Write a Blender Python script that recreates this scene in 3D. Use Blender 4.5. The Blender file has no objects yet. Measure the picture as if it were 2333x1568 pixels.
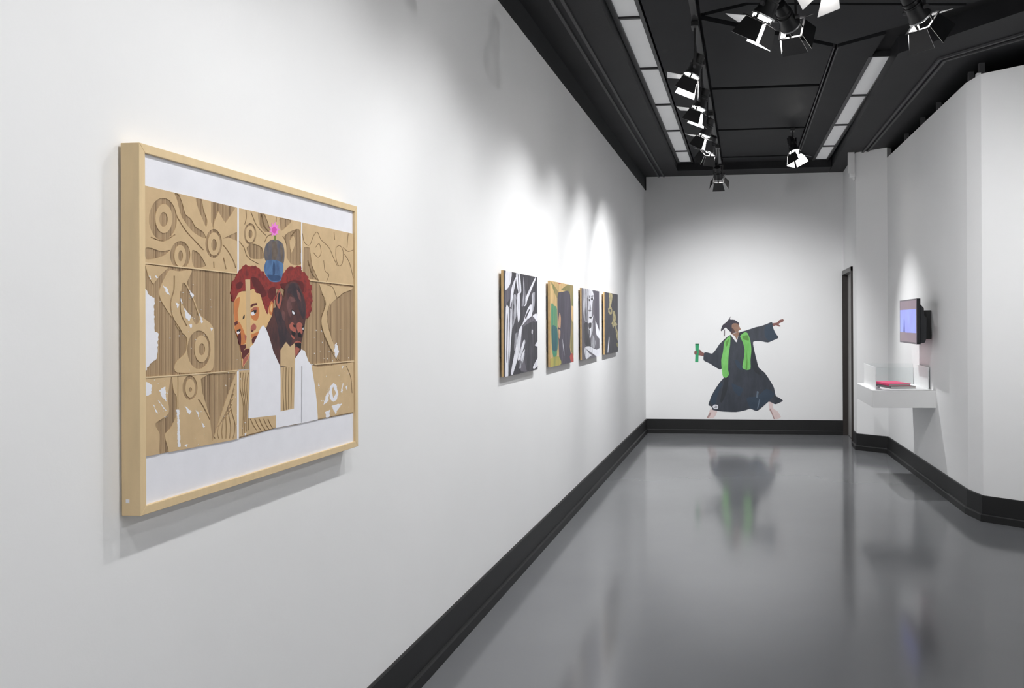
import bpy, math, random
import numpy as np
from mathutils import Vector, Matrix
from mathutils.geometry import delaunay_2d_cdt

random.seed(7)
scene = bpy.context.scene
COL = scene.collection

# ------------------------------------------------------------------ camera
IMG_W, IMG_H = 2333.0, 1568.0
F_PX, CX, CY = 2030.0, 1451.43, 728.48
YAW, PITCH, ROLL = 0.1229, 0.0024, -0.0050
EYE = Vector((0.0, 0.0, 1.5))
_f = Vector((-math.sin(YAW) * math.cos(PITCH), math.cos(YAW) * math.cos(PITCH), math.sin(PITCH)))
_r = Vector((math.cos(YAW), math.sin(YAW), 0.0))
_u = _r.cross(_f)
CR = _r * math.cos(ROLL) + _u * math.sin(ROLL)
CU = -_r * math.sin(ROLL) + _u * math.cos(ROLL)
CF = _f
cam_data = bpy.data.cameras.new('camera')
cam = bpy.data.objects.new('camera', cam_data)
COL.objects.link(cam)
cam.matrix_world = Matrix(((CR.x, CU.x, -CF.x, EYE.x), (CR.y, CU.y, -CF.y, EYE.y),
                           (CR.z, CU.z, -CF.z, EYE.z), (0, 0, 0, 1)))
cam_data.sensor_fit = 'HORIZONTAL'
cam_data.sensor_width = 36.0
cam_data.lens = F_PX / IMG_W * 36.0
cam_data.shift_x = (IMG_W / 2 - CX) / IMG_W
cam_data.shift_y = (CY - IMG_H / 2) / IMG_W
cam_data.clip_start = 0.05
cam_data.clip_end = 60.0
scene.camera = cam

# ------------------------------------------------------------------ world, exposure
world = bpy.data.worlds.new('world')
scene.world = world
world.use_nodes = True
world.node_tree.nodes['Background'].inputs[0].default_value = (0.8, 0.85, 0.9, 1)
world.node_tree.nodes['Background'].inputs[1].default_value = 0.02
vs = scene.view_settings
vs.view_transform = 'Standard'
vs.look = 'None'
vs.gamma = 1.0
vs.use_curve_mapping = False
vs.exposure = -0.16
SPOT_W = 95.0          # base power of one gallery spotlight


def pix_ray(x, y):
    return CF + CR * ((x - CX) / F_PX) - CU * ((y - CY) / F_PX)


def on_x(x, y, X):
    d = pix_ray(x, y)
    return EYE + d * ((X - EYE.x) / d.x)


def on_y(x, y, Y):
    d = pix_ray(x, y)
    return EYE + d * ((Y - EYE.y) / d.y)


# ------------------------------------------------------------------ materials
MATS = {}


def mat(name, color, rough=0.6, metal=0.0, noise=0.0, nscale=20.0, bump=0.0, bscale=200.0,
        emit=0.0, emit_color=None, spec=0.5, stretch=None, dist=0.002):
    if name in MATS:
        return MATS[name]
    m = bpy.data.materials.new(name)
    m.use_nodes = True
    nt = m.node_tree
    b = nt.nodes['Principled BSDF']
    b.inputs['Base Color'].default_value = (*color, 1)
    b.inputs['Roughness'].default_value = rough
    b.inputs['Metallic'].default_value = metal
    b.inputs['Specular IOR Level'].default_value = spec
    tc = None
    if noise or bump:
        tc = nt.nodes.new('ShaderNodeTexCoord')
        mp = nt.nodes.new('ShaderNodeMapping')
        nt.links.new(tc.outputs['Object'], mp.inputs['Vector'])
        if stretch:
            mp.inputs['Scale'].default_value = stretch
    if noise:
        n = nt.nodes.new('ShaderNodeTexNoise')
        n.inputs['Scale'].default_value = nscale
        n.inputs['Detail'].default_value = 5
        nt.links.new(mp.outputs['Vector'], n.inputs['Vector'])
        cr = nt.nodes.new('ShaderNodeMapRange')
        cr.inputs['From Min'].default_value = 0.25
        cr.inputs['From Max'].default_value = 0.75
        cr.inputs['To Min'].default_value = 1 - noise
        cr.inputs['To Max'].default_value = 1 + noise
        nt.links.new(n.outputs['Fac'], cr.inputs['Value'])
        mx = nt.nodes.new('ShaderNodeMix')
        mx.data_type = 'RGBA'
        mx.blend_type = 'MULTIPLY'
        mx.inputs['Factor'].default_value = 1.0
        mx.inputs['A'].default_value = (*color, 1)
        nt.links.new(cr.outputs['Result'], mx.inputs['B'])
        nt.links.new(mx.outputs['Result'], b.inputs['Base Color'])
    if bump:
        n2 = nt.nodes.new('ShaderNodeTexNoise')
        n2.inputs['Scale'].default_value = bscale
        n2.inputs['Detail'].default_value = 3
        nt.links.new(mp.outputs['Vector'], n2.inputs['Vector'])
        bp = nt.nodes.new('ShaderNodeBump')
        bp.inputs['Strength'].default_value = bump
        bp.inputs['Distance'].default_value = dist
        nt.links.new(n2.outputs['Fac'], bp.inputs['Height'])
        nt.links.new(bp.outputs['Normal'], b.inputs['Normal'])
    if emit:
        b.inputs['Emission Color'].default_value = (*(emit_color or color), 1)
        b.inputs['Emission Strength'].default_value = emit
    MATS[name] = m
    return m


def srgb(r, g, b):
    def c(v):
        v /= 255.0
        return v / 12.92 if v <= 0.04045 else ((v + 0.055) / 1.055) ** 2.4
    return (c(r), c(g), c(b))


def print_mat(name, c1, c2, sc=30.0, stretch=(1, 1, 0.25), p0=0.45, p1=0.62, rot=0.0):
    m_ = bpy.data.materials.new(name)
    m_.use_nodes = True
    nt = m_.node_tree
    b_ = nt.nodes['Principled BSDF']
    b_.inputs['Roughness'].default_value = 0.5
    tc = nt.nodes.new('ShaderNodeTexCoord')
    mp = nt.nodes.new('ShaderNodeMapping')
    mp.inputs['Scale'].default_value = stretch
    mp.inputs['Rotation'].default_value = (rot, 0, 0)
    nz = nt.nodes.new('ShaderNodeTexNoise')
    nz.inputs['Scale'].default_value = sc
    nz.inputs['Detail'].default_value = 7
    nz.inputs['Roughness'].default_value = 0.65
    nt.links.new(tc.outputs['Object'], mp.inputs['Vector'])
    nt.links.new(mp.outputs['Vector'], nz.inputs['Vector'])
    rp_ = nt.nodes.new('ShaderNodeValToRGB')
    rp_.color_ramp.elements[0].position = p0
    rp_.color_ramp.elements[1].position = p1
    rp_.color_ramp.elements[0].color = (*srgb(*c1), 1)
    rp_.color_ramp.elements[1].color = (*srgb(*c2), 1)
    nt.links.new(nz.outputs['Fac'], rp_.inputs['Fac'])
    nt.links.new(rp_.outputs['Color'], b_.inputs['Base Color'])
    return m_


WALL = mat('white wall paint', (0.86, 0.86, 0.862), 0.75, noise=0.015, nscale=1.5, bump=0.12, bscale=90, spec=0.3)
BLACKWALL = mat('black wall paint', (0.018, 0.019, 0.021), 0.6, noise=0.15, nscale=3, bump=0.1, bscale=60)
CEIL = mat('charcoal ceiling paint', (0.0155, 0.016, 0.018), 0.62, spec=0.2, noise=0.12, nscale=2.0, bump=0.1, bscale=70)
SOFF = mat('black soffit paint', (0.018, 0.018, 0.020), 0.55, spec=0.2, noise=0.15, nscale=2.0, bump=0.1, bscale=60)
GAP = mat('black ceiling void', (0.006, 0.006, 0.007), 0.9)
BASE = mat('black rubber baseboard', (0.010, 0.010, 0.0105), 0.5, noise=0.12, nscale=6, spec=0.4)
BLACKMETAL = mat('black powder coated metal', (0.012, 0.012, 0.013), 0.42, noise=0.1, nscale=30)
DARKRAIL = mat('dark grey metal rail', (0.05, 0.05, 0.053), 0.5, noise=0.1, nscale=12)
BROWN = mat('dark brown door frame paint', srgb(44, 38, 36), 0.55, noise=0.1, nscale=10)
GREYDOOR = mat('pale grey door paint', srgb(150, 148, 146), 0.5, noise=0.03, nscale=5)
WHITELAM = mat('white laminate', (0.82, 0.82, 0.82), 0.4, noise=0.01, nscale=5)


def floor_material():
    m = bpy.data.materials.new('polished grey floor coating')
    m.use_nodes = True
    nt = m.node_tree
    b = nt.nodes['Principled BSDF']
    tc = nt.nodes.new('ShaderNodeTexCoord')
    n = nt.nodes.new('ShaderNodeTexNoise')
    n.inputs['Scale'].default_value = 0.9
    n.inputs['Detail'].default_value = 4
    nt.links.new(tc.outputs['Object'], n.inputs['Vector'])
    ramp = nt.nodes.new('ShaderNodeValToRGB')
    ramp.color_ramp.elements[0].position = 0.3
    ramp.color_ramp.elements[0].color = (0.176, 0.180, 0.189, 1)
    ramp.color_ramp.elements[1].position = 0.7
    ramp.color_ramp.elements[1].color = (0.193, 0.198, 0.206, 1)
    nt.links.new(n.outputs['Fac'], ramp.inputs['Fac'])
    nt.links.new(ramp.outputs['Color'], b.inputs['Base Color'])
    b.inputs['Specular IOR Level'].default_value = 0.32
    n3 = nt.nodes.new('ShaderNodeTexNoise')
    n3.inputs['Scale'].default_value = 2.2
    n3.inputs['Detail'].default_value = 3
    nt.links.new(tc.outputs['Object'], n3.inputs['Vector'])
    mr = nt.nodes.new('ShaderNodeMapRange')
    mr.inputs['To Min'].default_value = 0.07
    mr.inputs['To Max'].default_value = 0.17
    nt.links.new(n3.outputs['Fac'], mr.inputs['Value'])
    nt.links.new(mr.outputs['Result'], b.inputs['Roughness'])
    n2 = nt.nodes.new('ShaderNodeTexNoise')
    n2.inputs['Scale'].default_value = 4.5
    n2.inputs['Detail'].default_value = 2.0
    nt.links.new(tc.outputs['Object'], n2.inputs['Vector'])
    bp = nt.nodes.new('ShaderNodeBump')
    bp.inputs['Strength'].default_value = 0.3
    bp.inputs['Distance'].default_value = 0.0009
    nt.links.new(n2.outputs['Fac'], bp.inputs['Height'])
    nt.links.new(bp.outputs['Normal'], b.inputs['Normal'])
    return m


FLOOR = floor_material()

# ------------------------------------------------------------------ builders
OFF = {}


class MB:
    """collects geometry in world coordinates, then links it as one mesh object"""

    def __init__(self):
        self.v, self.f, self.mi = [], [], []

    def add(self, vs_, fs_, mi=0):
        n = len(self.v)
        self.v += [Vector(p) for p in vs_]
        self.f += [[i + n for i in f] for f in fs_]
        self.mi += [mi] * len(fs_)
        return self

    def box(self, x0, x1, y0, y1, z0, z1, mi=0):
        p = [(x, y, z) for z in (z0, z1) for y in (y0, y1) for x in (x0, x1)]
        return self.add(p, [(0, 2, 3, 1), (4, 5, 7, 6), (0, 1, 5, 4), (2, 6, 7, 3), (0, 4, 6, 2), (1, 3, 7, 5)], mi)

    def obox(self, c, ax, ay, az, hx, hy, hz, mi=0):
        c = Vector(c)
        p = [c + ax * (sx * hx) + ay * (sy * hy) + az * (sz * hz) for sz in (-1, 1) for sy in (-1, 1) for sx in (-1, 1)]
        return self.add(p, [(0, 2, 3, 1), (4, 5, 7, 6), (0, 1, 5, 4), (2, 6, 7, 3), (0, 4, 6, 2), (1, 3, 7, 5)], mi)

    def prism(self, poly, z0, z1, mi=0):
        a = sum(poly[i][0] * poly[(i + 1) % len(poly)][1] - poly[(i + 1) % len(poly)][0] * poly[i][1] for i in range(len(poly)))
        if a < 0:
            poly = poly[::-1]
        n = len(poly)
        vs_ = [(p[0], p[1], z0) for p in poly] + [(p[0], p[1], z1) for p in poly]
        fs_ = [list(range(n))[::-1], list(range(n, 2 * n))]
        fs_ += [(i, (i + 1) % n, n + (i + 1) % n, n + i) for i in range(n)]
        return self.add(vs_, fs_, mi)

    def lathe(self, origin, axis, prof, seg=20, mi=0, caps=True):
        o = Vector(origin)
        ax = Vector(axis).normalized()
        t = Vector((0, 0, 1)) if abs(ax.z) < 0.9 else Vector((1, 0, 0))
        e1 = ax.cross(t).normalized()
        e2 = ax.cross(e1)
        vs_, fs_ = [], []
        for (h, r) in prof:
            for k in range(seg):
                a = 2 * math.pi * k / seg
                vs_.append(o + ax * h + e1 * (r * math.cos(a)) + e2 * (r * math.sin(a)))
        for j in range(len(prof) - 1):
            for k in range(seg):
                k2 = (k + 1) % seg
                fs_.append((j * seg + k, (j + 1) * seg + k, (j + 1) * seg + k2, j * seg + k2))
        if caps:
            fs_.append(list(range(seg)))
            fs_.append([(len(prof) - 1) * seg + k for k in range(seg)][::-1])
        return self.add(vs_, fs_, mi)

    def rod(self, a, b, r, seg=10, mi=0):
        a, b = Vector(a), Vector(b)
        return self.lathe(a, b - a, [(0, r), ((b - a).length, r)], seg, mi)

    def sweep(self, prof, path, side, mi=0):
        """profile (d, z) swept along a plan polyline; d is measured to the side given (+1 left of travel)"""
        n, m = len(path), len(prof)
        vs_, fs_ = [], []
        for i, p in enumerate(path):
            ds = []
            if i > 0:
                ds.append((Vector(path[i]) - Vector(path[i - 1])).normalized())
            if i < n - 1:
                ds.append((Vector(path[i + 1]) - Vector(path[i])).normalized())
            ns = [Vector((-d.y, d.x)) * side for d in ds]
            nn = sum(ns, Vector((0, 0)))
            nn = nn / nn.length
            k = 1.0 / max(0.3, nn.dot(ns[0]))
            for (d, z) in prof:
                vs_.append((p[0] + nn.x * d * k, p[1] + nn.y * d * k, z))
        for i in range(n - 1):
            for j in range(m):
                j2 = (j + 1) % m
                fs_.append((i * m + j, i * m + j2, (i + 1) * m + j2, (i + 1) * m + j))
        fs_.append(list(range(m)))
        fs_.append([(n - 1) * m + j for j in range(m)][::-1])
        return self.add(vs_, fs_, mi)

    def build(self, name, mats, parent=None, smooth=False, bevel=0.0):
        if not isinstance(mats, (list, tuple)):
            mats = [mats]
        off = OFF.get(parent.name, Vector((0, 0, 0))) if parent else Vector((0, 0, 0))
        me = bpy.data.meshes.new(name)
        me.from_pydata([tuple(p - off) for p in self.v], [], [list(f) for f in self.f])
        for m_ in mats:
            me.materials.append(m_)
        if len(mats) > 1:
            me.polygons.foreach_set('material_index', self.mi)
        if smooth:
            me.polygons.foreach_set('use_smooth', [True] * len(me.polygons))
        me.update()
        o = bpy.data.objects.new(name, me)
        COL.objects.link(o)
        if parent:
            o.parent = parent
            OFF[o.name] = off
        if smooth:
            md = o.modifiers.new('split', 'EDGE_SPLIT')
            md.split_angle = math.radians(38)
        if bevel:
            md = o.modifiers.new('bevel', 'BEVEL')
            md.width = bevel
            md.segments = 2
            md.limit_method = 'ANGLE'
        return o


def empty(name, loc):
    o = bpy.data.objects.new(name, None)
    COL.objects.link(o)
    o.location = loc
    o.empty_display_size = 0.05
    OFF[o.name] = Vector(loc)
    return o


def tag(o, label, cat, group=None):
    o['label'] = label
    o['category'] = cat
    if group:
        o['group'] = group
    return o


def struct(o, label=None):
    o['kind'] = 'structure'
    if label:
        o['label'] = label
    return o


# ------------------------------------------------------------------ room shell
XL, YB = -1.361, 11.95          # left wall, end wall
Z_SOF, Z_CEIL = 3.454, 3.54     # soffit, raised ceiling bay
Z_BAND = 3.286                  # start of the black painted band
Z_PART = 3.34                   # top of the white partition

struct(MB().box(-1.6, 5.0, -3.2, 12.3, -0.1, 0.0).build('floor', FLOOR), 'polished grey epoxy floor')
w = struct(MB().box(XL - 0.15, XL, -3.2, 12.1, 0.0, Z_BAND).build('wall_left', WALL), 'long white gallery wall')
struct(MB().box(XL - 0.15, XL, -3.2, 12.1, Z_BAND, 3.7).build('trim_1', BLACKWALL), 'black painted band above the long white wall')
struct(MB().box(XL, 1.60, YB, YB + 0.15, 0.0, 3.7).build('wall_back', WALL), 'white end wall of the corridor')
struct(MB().box(XL, XL + 0.018, YB - 0.012, YB, Z_BAND - 0.01, Z_SOF).build('trim_2', BLACKWALL), 'black corner strip under the ceiling')
struct(MB().box(-1.6, 5.0, -3.2, -3.05, 0.0, 3.7).build('wall_front', WALL), 'white wall behind the viewer')
struct(MB().box(4.4, 4.55, -3.2, 5.2, 0.0, 3.7).build('wall_side', WALL), 'white side wall of the wider room')

# door wall, niche wall, partition
XD = 1.262
struct(MB().box(XD, XD + 0.1, 10.585, 10.93, 0, 3.7)
       .box(XD, XD + 0.1, 10.93, YB, 2.15, 3.7).build('wall_right', WALL), 'white wall around the door opening')
P = [(1.262, 10.585), (1.577, 10.33), (1.693, 7.166), (1.743, 6.92), (1.985, 6.722), (4.45, 4.70)]


def wall_strip(path, z0, z1, th):
    m = MB()
    m.sweep([(0, z0), (0, z1), (-th, z1), (-th, z0)], path, -1)
    return m


struct(wall_strip(P[0:2], 0, 3.6, 0.1).build('wall_niche', WALL), 'white niche wall beside the door')
part = struct(wall_strip(P[1:], 0, Z_PART, 0.1).build('wall_partition', WALL),
              'white angled partition standing short of the ceiling')
# dark studs standing on top of the partition
for (sx, sy) in ((1.74, 7.29), (1.695, 8.26), (1.67, 8.85), (1.645, 9.59), (1.76, 7.05), (2.20, 6.63), (2.62, 6.28)):
    MB().box(sx, sx + 0.04, sy - 0.02, sy + 0.02, Z_PART, Z_SOF).build('stud', DARKRAIL, part)
MB().box(1.735, 1.765, 7.0, 7.05, Z_PART, Z_PART + 0.03).build('bracket', WHITELAM, part)
struct(MB().box(2.5, 2.55, 7.2, 12.1, 0, 3.7).box(1.6, 2.55, 12.05, 12.1, 0, 3.7).build('wall_void', BLACKWALL),
       'black wall of the space behind the partition')
struct(wall_strip([(2.5, 7.25), (5.0, 5.2)], 0, 3.7, 0.05).build('wall_void_side', BLACKWALL),
       'black wall behind the partition on the wider side')

# baseboards
PROF = [(0, 0.0), (0.026, 0.0), (0.026, 0.048), (0.020, 0.056), (0.012, 0.058), (0.012, 0.186), (0.007, 0.191), (0, 0.191)]
struct(MB().sweep(PROF, [(XL, -3.05), (XL, YB)], -1).build('baseboard_left', BASE), 'black baseboard along the long white wall')
struct(MB().sweep(PROF, [(XL, YB), (XD - 0.02, YB)], -1).build('baseboard_back', BASE), 'black baseboard under the graduate cut-out')
rp = [(XD, 10.91)] + P
struct(MB().sweep(PROF, rp, -1).build('baseboard_right', BASE), 'black baseboard around the niche and partition')

# ceiling: slab, soffits, panels with open joints
struct(MB().box(-1.6, 5.0, -3.2, 12.3, 3.60, 3.7).build('ceiling', GAP), 'black ceiling void')
SL = -0.885
struct(MB().box(XL, SL, -3.05, YB, Z_SOF, 3.6).build('ceiling_soffit', SOFF), 'black soffit above the long white wall')
struct(MB().box(SL, 1.07, 11.52, YB, Z_SOF, 3.6).build('ceiling_soffit', SOFF), 'black soffit above the end wall')
SR = [(1.075, YB), (1.078, 11.26), (1.108, 6.70), (1.748, 5.889), (4.95, 1.85), (4.95, 12.1), (1.075, 12.1)]
struct(MB().prism(SR, Z_SOF, 3.6).build('ceiling_soffit', SOFF), 'black soffit above the angled partition')
ceil_panels = [
    [(-0.660, -3.0), (-0.325, -3.0), (-0.325, 11.5), (-0.660, 11.5)],
    [(-0.295, 6.03), (0.645, 6.755), (0.632, 7.79), (-0.295, 7.79)],
    [(-0.295, 7.87), (0.632, 7.87), (0.612, 9.49), (-0.295, 9.49)],
    [(-0.295, 9.57), (0.612, 9.57), (0.594, 11.08), (-0.295, 11.08)],
    [(-0.295, 11.16), (0.594, 11.16), (0.59, 11.5), (-0.295, 11.5)],
    [(0.680, 6.765), (0.99, 6.51), (0.965, 7.03), (0.845, 11.5), (0.625, 11.5), (0.665, 7.8)],
    [(-0.270, 5.95), (0.02, 5.785), (1.42, 5.99), (1.09, 6.325), (0.667, 6.695)],
    [(-0.295, -3.0), (-0.295, 5.90), (0.0, 5.74), (1.45, 5.95), (4.9, 1.8), (4.9, -3.0)],
]
bay = struct(MB().box(SL, 5.0, -3.05, 11.52, 3.585, 3.6).build('ceiling_bay', GAP), 'raised charcoal ceiling bay')
for poly in ceil_panels:
    MB().prism(poly, Z_CEIL, 3.585).build('ceiling_panel', CEIL, bay)
# trim cords beside the long joint
for x0, x1 in ((0.648, 0.640), (0.676, 0.668)):
    MB().add([(x0, 6.77, Z_CEIL - 0.006), (x0 + 0.010, 6.77, Z_CEIL - 0.006), (x1 - 0.02, 11.5, Z_CEIL - 0.006), (x1 - 0.03, 11.5, Z_CEIL - 0.006),
              (x0, 6.77, Z_CEIL + 0.03), (x0 + 0.010, 6.77, Z_CEIL + 0.03), (x1 - 0.02, 11.5, Z_CEIL + 0.03), (x1 - 0.03, 11.5, Z_CEIL + 0.03)],
             [(0, 1, 2, 3), (7, 6, 5, 4), (0, 4, 5, 1), (1, 5, 6, 2), (2, 6, 7, 3), (3, 7, 4, 0)]).build('joint_trim', DARKRAIL, bay)

# surface raceways on the soffits
def raceway(label, lines):
    root = empty('surface_raceway', (lines[0][0][0], lines[0][0][1], Z_SOF))
    for path in lines:
        MB().sweep([(-0.011, Z_SOF), (0.011, Z_SOF), (0.011, Z_SOF - 0.016), (-0.011, Z_SOF - 0.016)], path, 1).build('rail', DARKRAIL, root)
    tag(root, label, 'raceway')


raceway('pair of thin dark rails on the soffit above the long white wall', [[(-1.165, -3.0), (-1.165, 11.9)], [(-1.098, -3.0), (-1.098, 11.9)]])
raceway('pair of thin dark rails on the soffit above the angled partition',
        [[(1.325, 10.9), (1.432, 6.86), (1.853, 6.36), (4.6, 2.9)], [(1.375, 10.9), (1.478, 6.90), (1.91, 6.43), (4.6, 3.05)]])

# ------------------------------------------------------------------ door in the side wall
dr = empty('door_1', (XD, 11.44, 0))
struct(dr, 'dark framed door in the side wall')
MB().box(XD - 0.022, XD + 0.10, 10.93, 10.975, 0, 2.15).build('near_jamb', BROWN, dr)
MB().box(XD - 0.022, XD + 0.048, YB - 0.03, YB - 0.001, 0, 2.15).build('far_jamb', BROWN, dr)
MB().box(XD - 0.022, XD + 0.10, 10.93, YB - 0.001, 2.10, 2.152).build('header', mat('grey door header', srgb(105, 103, 102), 0.5), dr)
leaf = MB().box(XD + 0.048, XD + 0.09, 10.975, YB - 0.002, 0.008, 2.10).build('door_leaf', GREYDOOR, dr)
MB().rod((XD + 0.048, 11.06, 1.0), (XD + 0.008, 11.06, 1.0), 0.012).rod((XD + 0.012, 11.06, 1.0), (XD + 0.012, 11.17, 1.0), 0.009).build('door_handle', DARKRAIL, leaf)
# white conduit at the niche corner
cd = empty('corner_conduit', (1.225, 10.56, 3.10))
MB().box(1.17, 1.245, 10.545, 10.582, 3.21, Z_SOF).build('conduit', WHITELAM, cd, bevel=0.004)
MB().box(1.185, 1.250, 10.535, 10.583, 3.165, 3.21).build('sensor_box', WHITELAM, cd, bevel=0.004)
MB().lathe((1.235, 10.55, 3.165), (0, 0, -1), [(0, 0.016), (0.03, 0.016), (0.04, 0.008)], 12).build('sensor_dome', WHITELAM, cd, smooth=True)
tag(cd, 'short white conduit with small sensor under the ceiling at the niche corner', 'conduit')

# ------------------------------------------------------------------ ceiling light fixtures
DIFF = mat('frosted light diffuser', (0.80, 0.80, 0.79), 0.5, noise=0.03, nscale=4, emit=0.13, emit_color=(0.95, 0.97, 1.0))


def fixture(y0, y1, xa0, xb0, xa1, xb1, label, group):
    """linear ceiling fixture between y0 and y1; a/b = left/right edge at each end"""
    root = empty('linear_ceiling_light', ((xa0 + xb0) / 2, (y0 + y1) / 2, Z_CEIL))
    g = 0.014
    def quadbox(xl0, xr0, xl1, xr1, ya, yb, z0, z1):
        return MB().prism([(xl0, ya), (xr0, ya), (xr1, yb), (xl1, yb)], z0, z1)
    quadbox(xa0, xb0, xa1, xb1, y0 + g, y1 - g, Z_CEIL + 0.012, Z_CEIL + 0.03).build('diffuser', DIFF, root)
    quadbox(xa0 - 0.034, xa0, xa1 - 0.034, xa1, y0, y1, Z_CEIL - 0.004, Z_CEIL + 0.044).build('side_rail', DARKRAIL, root)
    quadbox(xb0, xb0 + 0.026, xb1, xb1 + 0.026, y0, y1, Z_CEIL - 0.004, Z_CEIL + 0.044).build('side_rail', BLACKMETAL, root)
    quadbox(xa0, xb0, xa0, xb0, y0, y0 + g, Z_CEIL - 0.002, Z_CEIL + 0.044).build('end_rail', BLACKMETAL, root)
    quadbox(xa1, xb1, xa1, xb1, y1 - g, y1, Z_CEIL - 0.002, Z_CEIL + 0.044).build('end_rail', BLACKMETAL, root)
    tag(root, label, 'ceiling light', group)


ORD = ['the short one closest to', 'second from', 'third from', 'fourth from', 'fifth from', 'sixth from']
ls = [4.74, 5.94, 7.15, 8.36, 9.52, 10.68, 11.44]
for i in range(len(ls) - 1):
    fixture(ls[i], ls[i + 1], -0.848, -0.700, -0.848, -0.700,
            'frosted light panel beside the long wall soffit, %s the end wall' % ORD[len(ls) - 2 - i], 'light row beside the long wall soffit')
rs = [7.05, 8.27, 9.49, 10.62, 11.50]
for i in range(len(rs) - 1):
    e0 = (rs[i] - 7.05) / (11.8 - 7.05)
    e1 = (rs[i + 1] - 7.05) / (11.8 - 7.05)
    fixture(rs[i], rs[i + 1], 0.976 - 0.122 * e0, 1.116 - 0.118 * e0, 0.976 - 0.122 * e1, 1.116 - 0.118 * e1,
            'frosted light panel beside the partition soffit, %s the end wall' % (['first from'] + ORD[1:])[len(rs) - 2 - i], 'light row beside the partition soffit')

# ------------------------------------------------------------------ spotlights
LENS = mat('glowing lamp lens', (1, 1, 1), 0.3, emit=100.0, emit_color=(1.0, 0.97, 0.93))
DOORIN = mat('brushed aluminium flap', (0.75, 0.75, 0.76), 0.5, metal=0.1)
CHROME = mat('bright reflector rim', (0.7, 0.7, 0.7), 0.25, metal=0.9)


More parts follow.
